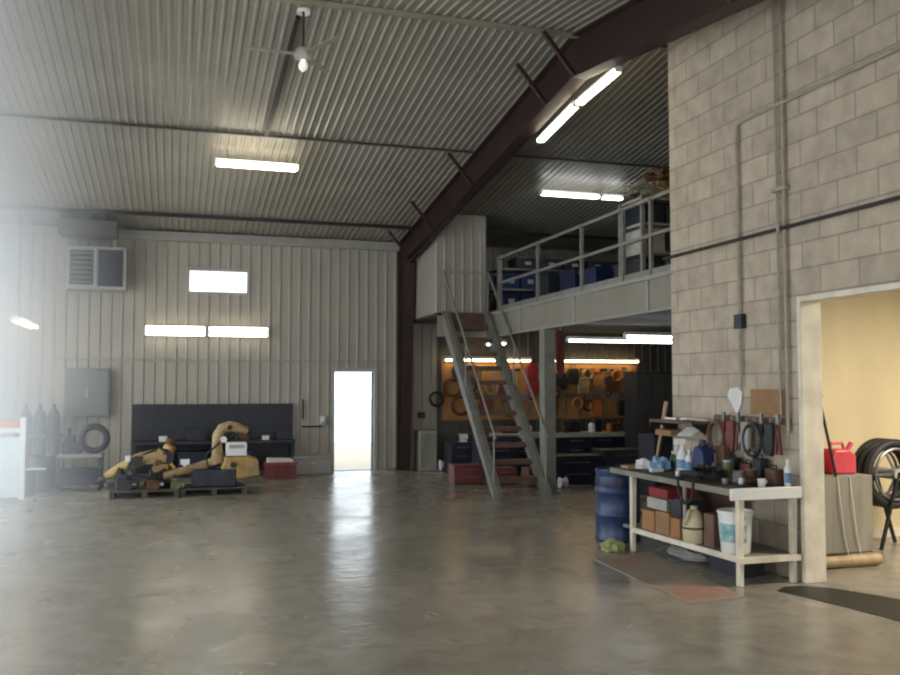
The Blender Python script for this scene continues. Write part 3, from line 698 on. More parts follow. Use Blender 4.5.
chest('roll_cabinet', 'dark rolling cabinet behind the stair treads', (5.95,16.5,0), .8, .5, .75, 'navy', rows=4)
chest('roll_cabinet', 'black rolling cabinet seen past the foot of the stair', (5.5,17.4,0), .5, .5, .6, 'dark', rows=3)
t = thing('bench_grinder', 'white and black bench grinder on the black rolling cabinet', 'grinder', (5.55,17.3,.6))
MB().cyl((-.09,0,.1),(.09,0,.1),.06).box(-.07,.07,-.06,.06,0,.05).build('motor_body', M['white'], t); MB().cyl((-.14,0,.1),(-.11,0,.1),.075).cyl((.11,0,.1),(.14,0,.1),.075).build('wheel', M['black'], t)
def roll(label, loc, r, w):
    t = thing('wire_spool', label, 'spool', loc)
    MB().cyl((-w/2,0,r),(w/2,0,r),r*.7).build('winding', M['white'], t)
    b = MB(); b.cyl((-w/2-.012,0,r),(-w/2,0,r),r); b.cyl((w/2,0,r),(w/2+.012,0,r),r); b.build('flange', M['white'], t); return t
roll('white spool on the floor under the hose coils', (5.26,17.7,0), .11, .12)
roll('white spool on the floor at the foot of the stair', (6.32,14.15,0), .09, .1)
# tall dark lockers and grey shelving at the back
lk = thing('locker_bank', 'tall dark grey ribbed locker bank by the block wall under the mezzanine', 'lockers', (9.2,15.7,0))
MB().box(-.75,.75,-.25,.25,0,2.0).build('locker_body', M['dark'], lk)
for k in range(5):
    d = MB().box(-.73+k*.295,-.46+k*.295,-.275,-.25,.08,1.95).build('locker_door', M['under'], lk)
    MB().box(-.5+k*.295,-.485+k*.295,-.29,-.275,.95,1.1).build('locker_handle', M['steel'], d)
sc = thing('storage_cabinet', 'black storage cabinet standing in shade behind the wood handle', 'cabinet', (7.55,12.9,0))
MB().box(-.35,.4,-.25,.25,.02,.95).build('cabinet_body', M['dark'], sc, bevel=.01); MB().box(-.33,.01,-.27,-.25,.06,.92).build('cabinet_door', M['dark'], sc); MB().box(.03,.38,-.27,-.25,.06,.92).build('cabinet_door', M['dark'], sc); MB().box(-.35,.4,-.25,.25,0,.02).build('plinth', M['black'], sc)

# ------------------------------------------------------------------ mezzanine storage
def rack(label, loc, w, d, h, levels, m='stair'):
    t = thing('storage_rack', label, 'rack', loc)
    for x in (-w/2,w/2):
        for y in (-d/2,d/2): MB().box(x-.025,x+.025,y-.025,y+.025,0,h).build('upright', M[m], t)
    for z in levels: MB().box(-w/2,w/2,-d/2,d/2,z-.03,z).build('shelf', M['grey'], t)
    return t
def bins(x0, x1, y, z, n, h, d, m, label, group):
    first = None
    for k in range(n):
        w = (x1-x0)/n; x = x0 + w*(k+.5)
        if first is None:
            t = thing('storage_bin', label, 'bin', (x, y, z), 0, group)
            MB().prism([(-w*.42,0),(w*.42,0),(w*.46,h),(-w*.46,h)], 'Y', -d/2, d/2).build('bin_body', M[m], t, bevel=.01)
            MB().box(-w*.48,w*.48,-d/2-.015,d/2+.015,h-.03,h).build('rim', M[m], t)
            MB().box(-.06,.06,-d/2-.012,-d/2,h*.35,h*.65).build('label_card', M['lgrey'], t)
            first = t
        else: dup(first, (x, y, z), 0, label, group)
rack('long grey rack of dark blue bins on the mezzanine', (7.6,16.6,MZ), 3.3, .6, 1.15, (.12,.52,.92))
bins(6.0, 9.2, 16.5, MZ+.12, 8, .3, .5, 'deepblue', 'dark blue bin on the lowest level of the mezzanine rack', 'bins on the lowest rack level')
bins(6.0, 9.2, 16.5, MZ+.52, 8, .28, .5, 'blue', 'blue bin on the middle level of the mezzanine rack', 'bins on the middle rack level')
bins(6.3, 8.8, 16.5, MZ+.92, 5, .2, .5, 'dark', 'dark bin on the top of the mezzanine rack', 'bins on the top rack level')
for k, (y, w, h, m, lb) in enumerate(((14.9,.6,.66,'dark','dark carton behind the railing, nearest the stair head'),(14.0,.6,.6,'deepblue','dark blue tote behind the railing'),(13.0,.6,.5,'deepblue','deep blue tote behind the railing, below the mezzanine lights'),(12.0,.6,.46,'dark','low dark carton behind the middle of the railing'))):
    t = thing('tote' if 'tote' in lb else 'carton', lb, 'box', (6.55+.1*(k%2),y,MZ))
    MB().box(-w/2,w/2,-.3,.3,0,h).build('box_body', M[m], t, bevel=.012); MB().box(-w/2-.015,w/2+.015,-.315,.315,h-.05,h).build('lid', M[m], t)
rk = rack('tall grey rack at the block wall end of the mezzanine', (6.2,10.75,MZ), .75, .6, 1.12, (.4,.78,1.12))
for z, x, m, h, lb in ((.4,6.03,'lgrey',.32,'pale carton on the tall mezzanine rack, middle shelf'),(.4,6.38,'navy',.28,'navy carton on the tall mezzanine rack, middle shelf'),(.78,6.03,'navy',.26,'navy carton on the upper shelf of the tall mezzanine rack'),(.78,6.38,'dark',.24,'dark carton on the upper shelf of the tall mezzanine rack'),(.0,6.03,'dark',.32,'black carton at the bottom of the tall mezzanine rack'),(0.0,6.38,'grey',.3,'grey carton at the bottom of the tall mezzanine rack')):
    t = thing('carton', lb, 'box', (x,10.75,MZ+z)); MB().box(-.16,.16,-.25,.25,0,h).build('carton_body', M[m], t, bevel=.01); MB().box(-.162,.162,-.03,.03,h-.002,h+.004).build('tape', M['card'], t)
# tangle of straps on top
for k, (m, y, z, lb) in enumerate((('tan',6.2,.0,'yellowish rope tangle on top of the tall mezzanine rack'),('rust',6.28,.2,'brown rope tangle heaped on the yellowish one'),('sheetgrey',5.98,.0,'greyish rope tangle on the tall mezzanine rack'))):
    b = MB(); pts = []
    for i in range(60):
        a = i*.9 + random.uniform(-.3,.3); r = .12+.1*random.random()
        pts.append((r*math.cos(a)*1.2, r*math.sin(a), .04 + .24*random.random()*(1-r)))
    b.tube(pts, .018, 6)
    tag(b.build('rope_tangle', M[m], loc=(y,10.72,MZ+1.12+z)), lb, 'rope')

# ------------------------------------------------------------------ block wall services
t = thing('service_pipe', 'long dark horizontal pipe clipped along the block wall', 'pipe', (5.24,0,3.15))
MB().cyl((0,-2.5,0),(0,8.93,0),.017,10).build('pipe_run', M['darksteel'], t)
for y in (4.5,6.9): MB().box(-.02,.06,y-.02,y+.02,-.035,.035).build('clip', M['grey'], t)
MB().cyl((0,8.93,0),(.2,8.96,0),.017,10).build('elbow', M['darksteel'], t)
t = thing('conduit_run', 'beige conduit crossing high on the block wall and turning down at an elbow', 'conduit', (5.265,0,0))
b = MB(); b.tube([(0,-2.5,4.31),(0,7.48,4.31),(0,7.53,4.3),(0,7.555,4.275),(0,7.56,4.22),(0,7.56,2.42)], .018, 8); b.build('conduit_pipe', M['beige'], t)
MB().box(-.03,.035,7.5,7.62,2.28,2.42).build('switch_box', M['dark'], t, bevel=.004)
MB().cyl((0,7.56,2.28),(0,7.56,1.7),.015,8).build('conduit_tail', M['beige'], t)
t = thing('conduit_riser', 'beige vertical conduit climbing the block wall from bench to roof', 'conduit', (5.265,6.86,0))
MB().cyl((0,0,1.3),(0,0,roof(6.9)-.06),.018,8).build('conduit_pipe', M['beige'], t)
MB().cyl((.0,.1,1.4),(0,.1,roof(7)-.06),.012,8).build('spare_conduit', M['beige'], t)
for z in (3.5,): MB().box(-.03,.035,-.05,.15,z,z+.04).build('strap', M['beige'], t)

# ------------------------------------------------------------------ main workbench against the block wall
BZ = .83
wk = thing('workbench', 'cluttered timber workbench with cream legs standing against the block wall', 'workbench', (4.93,7.8,0))
MB().box(-.36,.34,-1.06,1.14,BZ-.05,BZ).build('worktop', M['under'], wk, bevel=.006)
MB().box(-.37,.36,-1.1,-1.06,BZ-.09,BZ+.01).build('end_apron', M['white'], wk, bevel=.005)
MB().box(-.375,-.36,-1.06,1.14,BZ-.05,BZ+.004).build('edge_strip', M['sheetgrey'], wk)
for x, y in ((-.24,-1.02),(.3,-1.02),(-.32,.73),(.3,.73)):
    b = MB(); b.prism([(x-.03,0),(x+.01,0),(x+.028,BZ-.05),(x-.028,BZ-.05)], 'Y', y-.028, y+.028); b.build('leg', M['cream'], wk, bevel=.004)
MB().prism([(-.325,.95),(-.25,-1.05),(.32,-1.05),(.32,.95)], 'Z', .22, .25).build('lower_shelf', M['sheetgrey'], wk)
MB().box(-.28,.33,-1.09,-1.05,.2,.25).build('shelf_rail', M['cream'], wk)
MB().prism([(-.355,.7),(-.33,.7),(-.25,-1.05),(-.275,-1.05)], 'Z', .2, .25).build('shelf_edge', M['cream'], wk)
MB().box(-.355,-.335,-.32,-.295,.42,BZ-.05).build('brace', M['lgrey'], wk)
MB().box(.28,.31,-.35,.65,.25,BZ-.05).build('back_board', M['brown'], wk)

# things on the worktop
def blob(name, label, cat, loc, r, sc, m, amp=.25, seg=18):
    b = MB(); b.ball((0,0,0), 1, seg)
    for v in b.bm.verts:
        k = 1 + amp*(math.sin(v.co.x*5+loc[1]*9)*math.cos(v.co.y*6+loc[0]*7) + .6*math.sin(v.co.z*9+v.co.x*8))
        v.co = Vector((v.co.x*r*sc[0]*k, v.co.y*r*sc[1]*k, max(v.co.z*k, -.55)*r*sc[2]))
    zmin = min(v.co.z for v in b.bm.verts)
    for v in b.bm.verts: v.co.z -= zmin
    return tag(b.build(name, m, loc=loc), label, cat)
blob('rag', 'crumpled light blue rag on the far end of the workbench', 'rag', (4.92,8.5,BZ), .11, (1,1.1,.8), M['lblue'])
blob('rag', 'crumpled white rag beside the light blue one', 'rag', (4.85,8.73,BZ), .085, (1,1.2,.8), M['paper'])
tag(MB().box(-.07,.07,-.03,.03,0,.035).build('carton', M['white'], loc=(4.8,8.38,BZ), bevel=.004), 'flat white carton in front of the small bottles', 'carton')
tag(MB().box(-.06,.06,-.08,.08,0,.03).build('board', M['wood'], loc=(4.72,8.82,BZ), bevel=.004), 'wood offcut at the far corner of the workbench', 'offcut')
def bottle(label, loc, h, r, m, capm, name='bottle'):
    t = thing(name, label, 'bottle', loc)
    MB().lathe([(r*.92,0),(r,.01),(r,h*.62),(r*.85,h*.7),(r*.4,h*.8),(r*.38,h*.86)]).build('bottle_body', M[m], t)
    MB().lathe([(r*.45,h*.84),(r*.45,h),(.0,h)]).build('cap', M[capm], t)
    MB().lathe([(r+.001,h*.15),(r+.002,h*.16),(r+.002,h*.5),(r+.001,h*.51)]).build('wrap_label', M['dark' if m == 'green' else 'lblue'], t)
    return t
bottle('small green bottle with white cap, first of two before the spray bottle', (5.08,8.52,BZ), .2, .032, 'green', 'white')
bottle('small green bottle with white cap, touching the spray bottle', (5.06,8.42,BZ), .2, .032, 'green', 'white')
sb = thing('spray_bottle', 'white trigger spray bottle in the middle of the bench bottles', 'spray bottle', (5.0,8.2,BZ), 2.6); sb.scale = (1.2,1.2,1.25)
MB().lathe([(.045,0),(.05,.01),(.05,.13),(.042,.17),(.02,.2),(.018,.23)]).build('bottle_body', M['white'], sb)
MB().box(-.03,.07,-.016,.016,.23,.28).build('spray_head', M['white'], sb, bevel=.008); MB().bar((.045,0,.235),(.06,0,.18),.014,.012).build('trigger', M['white'], sb)
MB().lathe([(.0505,.04),(.0515,.041),(.0515,.11),(.0505,.111)]).build('wrap_label', M['lblue'], sb)
bottle('tall white cylindrical bottle next to the blue jug', (5.0,8.07,BZ), .25, .042, 'white', 'white')
jg = thing('jug', 'navy blue jug with handle on the workbench', 'jug', (5.05,7.9,BZ)); jg.scale = (1.25,1.25,1.2)
b = MB(); b.prism([(-.07,0),(.07,0),(.075,.02),(.075,.18),(.04,.24),(-.04,.24),(-.075,.18),(-.075,.02)], 'X', -.06, .06); b.build('jug_body', M['blue'], jg, bevel=.015)
MB().tube([(0,-.04,.22),(0,-.07,.26),(0,.02,.29),(0,.05,.24)], .012, 8).build('handle', M['blue'], jg); MB().lathe([(.022,.24),(.022,.29),(.0,.29)]).build('cap', M['dark'], jg)
# shovel-like paddle
t = thing('wooden_handle', 'pale wooden tool handle leaning up from the workbench', 'tool', (5.08,8.88,BZ))
MB().tube([(0,0,.02),(.03,-.06,.35),(.06,-.14,.72)], [.016,.018,.024], 8).build('shaft', M['wood'], t); MB().tube([(-.02,-.01,.0),(0,0,.12)], [.035,.02], 8).build('socket', M['steel'], t)
# black hose tangle hanging at the bench middle
b = MB(); pts = []
for i in range(90):
    a = i*.75; r = .1 + .05*math.sin(i*1.7)
    pts.append((r*math.cos(a), r*1.2*math.sin(a), .02 + .13*abs(math.sin(i*.37))))
b.tube(pts, .012, 6)
tag(b.build('cable_tangle', M['black'], loc=(4.78,7.38,BZ)), 'tangle of black cable on the workbench behind the white apron', 'cable')
b = MB(); b.tube([(4.68,7.35,BZ+.03),(4.6,7.3,BZ+.06),(4.545,7.28,BZ),(4.535,7.3,BZ-.15),(4.54,7.42,BZ-.2),(4.54,7.52,BZ-.1),(4.55,7.55,BZ+.01),(4.62,7.55,BZ+.02)], .013, 8)
tag(b.build('cable', M['black']), 'black cable looping over the front edge of the workbench', 'cable')
def grinder(label, loc, m, rz=0):
    t = thing('angle_grinder', label, 'grinder', loc, rz)
    MB().tube([(0,-.12,.045),(0,.02,.045),(0,.1,.05)], [.028,.035,.03], 10).build('grinder_body', M[m], t); MB().cyl((0,.12,.02),(0,.12,.075),.03).build('gear_head', M['steel'], t); MB().cyl((0,.12,.008),(0,.12,.018),.055).build('disc', M['dark'], t)
grinder('dark angle grinder lying mid bench', (4.75,7.65,BZ), 'dark', .7)
grinder('rusty angle grinder lying near the white apron', (4.95,7.0,BZ), 'rust', 1.9)
t = thing('can', 'olive green can at the back of the workbench', 'can', (5.08,7.52,BZ)); MB().lathe([(.05,0),(.052,.01),(.052,.17),(.048,.18),(.0,.178)]).build('can_body', M['green'], t); MB().lathe([(.053,.165),(.053,.182),(.046,.182)]).build('rim', M['steel'], t)
t = thing('cup', 'small white cup on the workbench near the opening jamb', 'cup', (4.98,6.87,BZ)); MB().lathe([(.03,0),(.038,.07),(.034,.07),(.028,.006)]).build('cup_body', M['white'], t); MB().tube([(.036,0,.055),(.06,0,.045),(.034,0,.02)], .006, 6).build('handle', M['white'], t)
bottle('slim white bottle at the bench end next to the cream jamb', (5.2,6.8,BZ), .24, .03, 'white', 'white')
for k, (y, x, w, h, m, lb) in enumerate(((7.27,5.02,.09,.1,'grey','grey tin at the back of the bench below the cardboard sign'),(7.1,5.04,.08,.13,'rust','rusty tin at the back of the bench'),(7.75,4.9,.06,.08,'steel','steel tin beside the blue jug'),(7.35,5.0,.07,.06,'brown','low brown tin on the bench'),(7.15,4.8,.06,.05,'steel','flat steel tin near the white apron'),(7.7,5.06,.06,.14,'dred','dull red tin against the block wall'))):
    t = thing('tin', lb, 'tin', (x,y,BZ)); MB().lathe([(w*.55,0),(w*.58,.006),(w*.58,h),(w*.5,h-.005),(w*.48,h*.2)]).build('tin_body', M[m], t); MB().ring((0,0,h), w*.58, .004, 'Z', 20, 6).build('rim', M['steel'], t)

for y, w, h, m, lb in ((7.78,.14,.3,'brown','tall dark brown case behind the blue jug on the workbench'),(7.62,.12,.2,'dark','dark case at the bench back below the white paper'),(7.38,.16,.16,'dred','maroon case at the bench back below the hook rail middle'),(7.2,.12,.22,'dark','dark case at the bench back under the cardboard square'),(7.0,.14,.14,'brown','low brown case at the bench back by the conduit riser')):
    t = thing('tool_case', lb, 'case', (5.21,y,BZ)); MB().box(-.05,.05,-w/2,w/2,0,h).build('case_body', M[m], t, bevel=.006); MB().tube([(0,-.04,h),(0,-.03,h+.03),(0,.03,h+.03),(0,.04,h)], .007, 6).build('handle', M['black'], t)
# wall shelf and hook rail
sh = thing('wall_shelf', 'dark wall shelf on the end of the block wall above the workbench', 'shelf', (5.15,8.42,1.33))
MB().box(-.15,.14,-.4,.45,0,.025).build('shelf_board', M['brown'], sh)
for y in (-.3,.35): MB().prism([(.14,0),(-.1,0),(.14,-.16)], 'Y', y-.01, y+.01).build('bracket', M['darksteel'], sh)
tag(MB().box(-.11,.11,-.16,.16,0,.06).build('carton', M['card'], loc=(5.13,8.62,1.19), bevel=.004), 'tan carton slung beneath the wall shelf', 'carton')
tag(MB().obox((0,0,.012),(.2,.16,.02),(.05,.08,.3)).build('paper_stack', M['paper'], loc=(5.12,8.5,1.357)), 'white papers on the wall shelf, farther stack', 'papers')
tag(MB().obox((0,0,.015),(.22,.18,.022),(-.06,.1,-.2)).build('paper_stack', M['paper'], loc=(5.12,8.18,1.357)), 'white papers on the wall shelf, stack nearer the hook rail', 'papers')
tag(MB().obox((0,0,.008),(.16,.2,.012),(0,-.5,.2)).build('paper_sheet', M['paper'], loc=(5.08,8.2,1.24)), 'white sheet drooping below the wall shelf', 'paper')
hr = thing('hook_rail', 'brown wooden hook rail on the block wall above the workbench', 'rail', (5.28,7.42,1.4))
MB().box(-.02,.02,-.55,.6,-.03,.03).build('rail_board', M['brown'], hr)
hy = [-.48,-.36,-.24,-.12,0,.12,.24,.36,.48]
for y in hy: MB().tube([(-.02,y,0),(-.06,y,-.01),(-.065,y,.02)], .005, 6).build('hook', M['steel'], hr)
hl = (('dred','dull red strap'),('black','black strap'),('dark','slate strap'),('black','black webbing'),('grey','grey webbing'),('brown','brown strap'),('dred','maroon webbing'),('red','red strap'),('brown','leather brown webbing'))
kinds = ('pliers','glove','pliers','hose','glove','pliers','glove','pliers','hose')
desc = {'pliers':'pliers','glove':'work glove','hose':'hose loop'}
pos = ('at its opening end','second from its opening end','third from its opening end','next to the middle on the opening side','at its middle','next to the middle on the shelf side','third from its shelf end','second from its shelf end','at its shelf end')
for y, k, (m, _), ps in zip(hy, kinds, hl, pos):
    colr = {'dred':'dull red','black':'black','dark':'slate','grey':'grey','brown':'brown','red':'red'}[m]
    t = thing({'pliers':'pliers','glove':'work_glove','hose':'hose_loop'}[k], '%s %s hung on the hook rail %s' % (colr, desc[k], ps), desc[k], (5.215,7.42+y,1.38)); t.scale = (1.2,1.25,1.4)
    if k == 'pliers':
        MB().bar((0,0,0),(0,-.03,-.2),.02,.016).bar((0,0,0),(0,.03,-.2),.02,.016).build('handle', M[m], t); MB().bar((0,0,-.01),(0,0,.06),.03,.02).build('jaw', M['steel'], t)
    elif k == 'glove':
        b = MB(); b.prism([(-.045,0),(.045,0),(.05,-.12),(.04,-.2),(.02,-.21),(.005,-.17),(-.01,-.22),(-.03,-.21),(-.045,-.16)], 'X', -.02, .02); b.build('palm', M[m], t, bevel=.008); MB().tube([(0,.045,-.07),(0,.075,-.11),(0,.08,-.15)], .014, 8).build('thumb', M[m], t)
    else:
        b = MB(); b.ring((0,0,-.11), .1, .012, 'X', 24, 8); b.ring((-.02,0,-.12), .105, .012, 'X', 24, 8); b.build('loop', M[m], t); MB().box(-.02,.02,-.015,.015,-.24,-.2).build('coupling', M['steel'], t)
# paper and cardboard on the block wall
b = MB(); b.prism([(7.77,1.69),(7.62,1.71),(7.56,1.66),(7.58,1.54),(7.65,1.44),(7.7,1.5),(7.8,1.62)], 'X', 5.275, 5.29)
tag(b.build('paper_note', M['paper']), 'crumpled white paper pinned above the hook rail', 'paper')
tag(MB().box(5.285,5.298,6.93,7.44,1.45,1.69).build('cardboard_sign', M['card']), 'blank brown cardboard square on the block wall', 'cardboard')
# items below
def boxy(name, label, loc, w, d, h, m, cat='box', flap=True):
    t = thing(name, label, cat, loc)
    MB().box(-w/2,w/2,-d/2,d/2,0,h).build('box_body', M[m], t, bevel=.005)
    if flap: MB().box(-w/2+.002,w/2-.002,-.025,.025,h,h+.003).build('tape', M['matc'], t)
    return t
SZ = .25
boxy('cardboard_box', 'orange brown cardboard box under the bench by the far leg', (4.85,8.3,SZ), .4, .25, .2, 'card2')
boxy('cardboard_box', 'tall brown cardboard box under the bench, second from the far leg', (4.85,8.02,SZ), .4, .26, .22, 'card')
boxy('cardboard_box', 'small orange cardboard box next to the ivory jug', (4.82,7.78,SZ), .34, .17, .19, 'card2')
boxy('carton', 'pale grey carton stacked on the cardboard boxes', (4.85,8.16,SZ+.226), .36, .38, .11, 'lgrey')
boxy('carton', 'flat red carton topping the stack under the bench', (4.88,8.2,SZ+.342), .34, .36, .09, 'red')
boxy('carton', 'black carton on the brown boxes under the bench', (4.8,7.76,SZ+.2), .3, .18, .17, 'dark')
jc = thing('jerry_jug', 'ivory plastic jug bulging under the workbench', 'jug', (4.7,7.52,SZ))
MB().lathe([(.09,0),(.105,.02),(.11,.12),(.1,.22),(.07,.28),(.035,.31),(.035,.34),(.0,.34)]).build('jug_body', M['ivory'], jc); MB().tube([(-.03,-.03,.3),(-.09,-.06,.31),(-.12,-.05,.2)], .012, 8).build('handle', M['ivory'], jc); MB().lathe([(.112,.13),(.116,.14),(.112,.15)]).build('band', M['rust'], jc)
bk = thing('bucket', 'white plastic bucket with a teal label at the near end of the bench shelf', 'bucket', (4.78,6.98,SZ))
MB().lathe([(.12,0),(.125,.01),(.15,.34),(.158,.345),(.158,.37),(.145,.37),(.1,.02)]).build('bucket_body', M['white'], bk)
b = MB()
for k in range(9):
    pass
vs_ = []; seg_ = 12
for k in range(seg_+1):
    a = PI*.75 + PI*.8*k/seg_
    for z, r in ((.1,.1325),(.26,.1455)): vs_.append(((r+.001)*math.cos(a), (r+.001)*math.sin(a), z))
    for z, r in ((.1,.1325),(.26,.1455)): vs_.append(((r-.002)*math.cos(a), (r-.002)*math.sin(a), z))
fs_ = []
for k in range(seg_):
    i = 4*k; fs_ += [(i,i+1,i+5,i+4),(i+2,i+6,i+7,i+3),(i,i+4,i+6,i+2),(i+1,i+3,i+7,i+5)]
b._add(vs_, fs_); b.build('bucket_label', M['teal'], bk)
MB().tube([(0,.155,.33),(-.08,.13,.2),(-.1,0,.15),(-.08,-.13,.2),(0,-.155,.33)], .004, 6).build('bail', M['steel'], bk)
boxy('crate', 'brown slatted crate between ivory jug and white bucket', (4.85,7.28,SZ), .3, .16, .3, 'brown', 'crate', False)
# floor under and around
b = MB(); pts = []
for i in range(70):
    a = i*.6; pts.append((.14*math.cos(a)*(1+.2*math.sin(i)), .3*math.sin(a)*(1+.1*math.cos(i*1.3)), .02+.0012*i))
b.tube(pts, .016, 6)
tag(b.build('hose_heap', M['grey'], loc=(4.95,8.0,0)), 'grey hose heap on the floor under the workbench', 'hose')
boxy('carton', 'dark bluish carton on the floor under the bench shelf', (5.0,7.3,0), .3, .45, .15, 'dark')
blob('rag', 'pale lime rag on the floor beside the blue barrel', 'rag', (4.42,8.62,0), .12, (1,.9,.6), M['lime'])
dr = thing('barrel', 'blue plastic barrel standing at the far end of the workbench', 'barrel', (4.78,9.2,0))
MB().lathe([(.24,0),(.255,.02),(.255,.04),(.245,.06),(.245,.26),(.258,.28),(.258,.31),(.245,.33),(.245,.52),(.258,.54),(.258,.57),(.245,.59),(.24,.74),(.25,.76),(.25,.79),(.23,.79),(.22,.77)], seg=32).build('barrel_shell', M['blue'], dr)
for x in (-.1,.1): MB().cyl((x,0,.77),(x,0,.8),.03,12).build('bung', M['dark'], dr)
MB().lathe([(.247,.6),(.249,.61),(.249,.7),(.247,.71)]).build('wrap_label', M['deepblue'], dr)
cm = thing('cardboard_mat', 'flattened cardboard mat on the floor along the workbench', 'mat', (4.3,7.3,0))
MB().prism([(-.3,.9),(-.4,-.98),(.16,-.91),(.44,1.13)], 'Z', 0, .008).build('sheet', M['matc'], cm)
def stain(poly):
    P = [Vector(p) for p in poly]; n = len(P); out = []
    for i in range(n):
        for k in range(6):
            t = k/6; a, b_, c_, d_ = P[i-1], P[i], P[(i+1)%n], P[(i+2)%n]
            q = .5*((2*b_)+(c_-a)*t+(2*a-5*b_+4*c_-d_)*t*t+(3*b_-a-3*c_+d_)*t**3)
            out.append((q.x+random.uniform(-.012,.012), q.y+random.uniform(-.012,.012)))
    MB().prism(out, 'Z', .0078, .009).build('stain', M['stain'], cm)
stain([(-.28,-.5),(-.33,-.84),(-.05,-.84),(.12,-.8),(.12,-.5),(-.08,-.4)])
stain([(-.22,.78),(-.2,.6),(-.02,.6),(.12,.74),(.12,.9)])
tag(MB().prism([(4.86,6.52),(4.93,6.3),(5.02,5.9),(5.1,5.4),(5.2,4.6),(6.0,4.6),(5.8,5.4),(5.55,6.1),(5.38,6.45),(5.2,6.62),(5.0,6.62)], 'Z', 0, .007).build('rubber_mat', M['oil']), 'dark oily rubber mat on the floor across the opening', 'mat')

# ------------------------------------------------------------------ store room beyond the opening
cb = thing('plywood_cabinet', 'weathered grey plywood cabinet beyond the opening', 'cabinet', (6.17,7.2,0))
MB().box(-.32,.3,0,.5,.12,.86).build('cabinet_body', M['sheetgrey'], cb, bevel=.006)
MB().box(-.3,.28,-.015,0,.14,.84).build('front_sheet', M['sheetgrey'], cb)
MB().cyl((-.34,-.03,.06),(.33,-.03,.06),.055,14).build('skid', M['wood'], cb); MB().cyl((-.34,.4,.06),(.33,.4,.06),.055,14).build('skid', M['wood'], cb)
for x in (-.12,.02): MB().tube([(x,-.02,.86),(x+.02,-.035,.6),(x+.06,-.03,.3),(x+.1,-.03,.12)], .004, 6).build('cord', M['white'], cb)
jr = thing('fuel_can', 'pinkish red fuel can on top of the plywood cabinet', 'fuel can', (6.26,7.42,.86)); jr.scale = (1.1,1.1,1.1)
MB().prism([(-.13,0),(.13,0),(.13,.17),(.06,.22),(-.1,.22),(-.13,.17)], 'Y', -.09, .09).build('can_body', M['pink'], jr, bevel=.02)
MB().tube([(-.09,0,.21),(-.06,0,.27),(.05,0,.27),(.07,0,.21)], .014, 8).build('handle', M['pink'], jr); MB().cyl((.1,0,.2),(.15,0,.27),.022,10).build('spout', M['pink'], jr)
jr2 = dup(jr, (6.0,7.5,.86), .5, 'red fuel can tucked beside the cream jamb', scale=(1.1,1.1,1.35))
t = thing('pry_bar', 'thin dark bar leaning behind the red fuel cans', 'bar', (6.03,7.2,.86)); MB().cyl((.02,0,0),(-.12,.02,.68),.014,8).build('shaft', M['darksteel'], t); MB().tube([(-.12,.02,.68),(-.14,.02,.74),(-.1,.02,.77)], .013, 8).build('claw', M['darksteel'], t)
hc = thing('hose_reel', 'black hose coiled on an upright reel in front of the yellow wall', 'hose reel', (7.38,8.0,.08))
b = MB()
for k in range(5): b.ring((0,-.1+.05*k,.7), .33-.03*(k%2), .045, 'Y', 40, 10)
b.build('hose', M['black'], hc)
b = MB(); b.ring((0,-.14,.7), .27, .016, 'Y', 32, 8); b.ring((0,.14,.7), .27, .016, 'Y', 32, 8); b.build('rim', M['steel'], hc)
for a in (0, PI/3, 2*PI/3): MB().bar((-.27*math.cos(a),-.14,.7-.27*math.sin(a)),(.27*math.cos(a),-.14,.7+.27*math.sin(a)),.025,.012,(0,1,0)).build('spoke', M['steel'], hc)
MB().cyl((0,-.18,.7),(0,.18,.7),.06).build('hub', M['lgrey'], hc)
for y in (-.17,.17): MB().bar((-.25,y,-.08),(0,y,.72),.03,.03).bar((.25,y,-.08),(0,y,.72),.03,.03).build('stand', M['darksteel'], hc)
b = MB(); b.tube([(6.3,6.6,.02),(6.6,6.5,.02),(6.9,6.2,.02),(7.1,5.9,.02),(7.6,5.8,.02),(8.2,6.2,.02)], .02, 8)
tag(b.build('hose', M['grey']), 'grey hose lying on the store room floor', 'hose')

# ------------------------------------------------------------------ haze volume added to imitate lens glare
hz = bpy.data.materials.new('glare_haze'); hz.use_nodes = True
nt = hz.node_tree; nt.nodes.remove(nt.nodes['Principled BSDF'])
vsn = nt.nodes.new('ShaderNodeVolumeScatter'); vsn.inputs['Color'].default_value = (.9,.95,1,1); vsn.inputs['Density'].default_value = .1; vsn.inputs['Anisotropy'].default_value = .1
tcx = nt.nodes.new('ShaderNodeTexCoord'); sx = nt.nodes.new('ShaderNodeSeparateXYZ'); nt.links.new(tcx.outputs['Object'], sx.inputs[0])
def mth(op, a, b_=None):
    n_ = nt.nodes.new('ShaderNodeMath'); n_.operation = op
    for i_, v_ in enumerate((a, b_)):
        if v_ is None: continue
        if isinstance(v_, (int, float)): n_.inputs[i_].default_value = v_
        else: nt.links.new(v_, n_.inputs[i_])
    return n_.outputs[0]
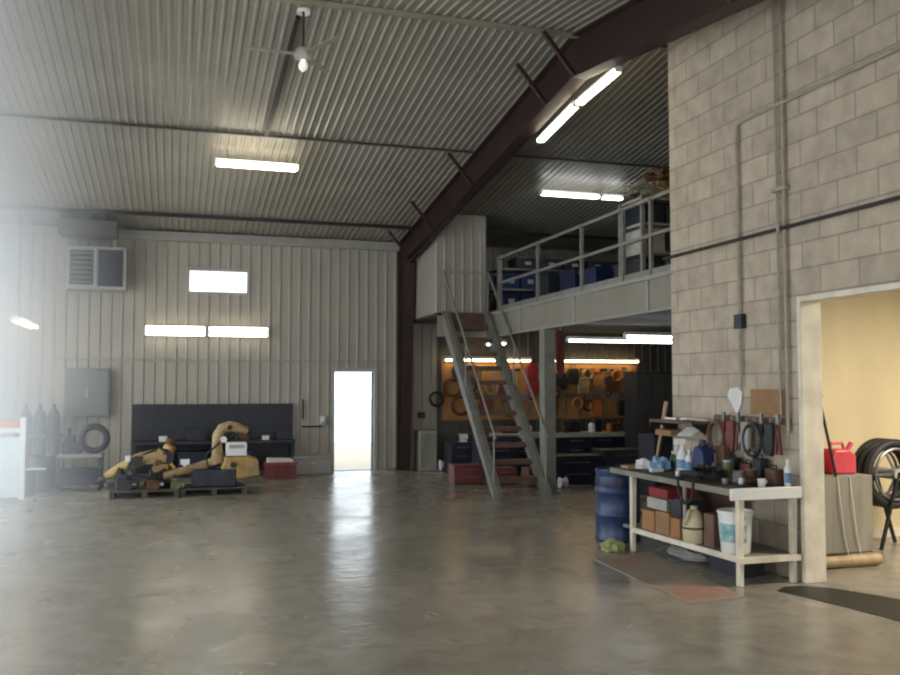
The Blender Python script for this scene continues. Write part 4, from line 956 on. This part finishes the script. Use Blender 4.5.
# density follows the view angle, like lens glare growing towards the view's edge
q_ = mth('DIVIDE', sx.outputs['X'], mth('ADD', sx.outputs['Y'], 2.0))
nt.links.new(mth('MINIMUM', mth('MULTIPLY', mth('POWER', mth('MAXIMUM', mth('MULTIPLY', q_, -1.0), 0.0), 3.0), 37.0), .22), vsn.inputs['Density'])
nt.links.new(vsn.outputs[0], nt.nodes['Material Output'].inputs['Volume'])
b = MB(); st3 = [(.6, -.05), (9.6, -.05), (YB-.2, -.05)]; vv = []
for y, x in st3: vv += [(XL+.02, y, .02), (x, y, .02), (x, y, roof(y)-.12), (XL+.02, y, roof(y)-.12)]
ff = [(0,1,2,3), (8,9,10,11)]
for k in (0, 4): ff += [(k+a, k+(a+1)%4, k+4+(a+1)%4, k+4+a) for a in range(4)]
b._add(vv, ff)
tag(b.build('haze', hz), 'pale haze volume added along the open side for lens glare', 'haze', kind='stuff')

# ------------------------------------------------------------------ daylight
def area(name, loc, rot, sx, sy, power, c):
    l = bpy.data.lights.new(name, 'AREA'); l.shape = 'RECTANGLE'; l.size = sx; l.size_y = sy; l.energy = power; l.color = c
    o = bpy.data.objects.new(name, l); col.objects.link(o); o.location = loc; o.rotation_euler = rot; return o
area('daylight_side_door', (XL-.1,12.85,2.0), (0,-PI/2,0), 3.9, 7.8, 190, (.8,.9,1))
area('daylight_side_door', (XL-.1,4.85,2.0), (0,-PI/2,0), 3.9, 6.6, 190, (.86,.93,1))
area('added_front_fill', (1.4,YF-.1,1.85), (PI/2,0,0), 4.2, 3.6, 170, (1,.93,.82))  # broad fill added behind the viewer, its source unseen
area('store_room_lamp', (8.0,5.5,3.0), (0,0,0), 1.6, .6, 380, (1,.9,.74))
wd = bpy.data.worlds.new('sky'); scn.world = wd; wd.use_nodes = True
bg = wd.node_tree.nodes['Background']; bg.inputs['Color'].default_value = (.86,.94,1,1); bg.inputs['Strength'].default_value = 4

# ------------------------------------------------------------------ camera
cam = bpy.data.cameras.new('camera'); co = bpy.data.objects.new('camera', cam); col.objects.link(co)
cam.sensor_width = 36; cam.lens = 36.0; cam.clip_end = 300
co.location = (0, 0, 1.72)
co.rotation_euler = (PI/2 + math.radians(3.085), 0, -math.radians(16.97))
scn.camera = co

vw = scn.view_settings
scn.display_settings.display_device = 'sRGB'
vw.view_transform = 'Standard'; vw.look = 'None'; vw.exposure = -0.5; vw.gamma = 1; vw.use_curve_mapping = False
scn.cycles.use_denoising = True
scn.cycles.max_bounces = 8; scn.cycles.diffuse_bounces = 5; scn.cycles.volume_bounces = 1
scn.cycles.sample_clamp_indirect = 6
scn.cycles.filter_width = 2.2
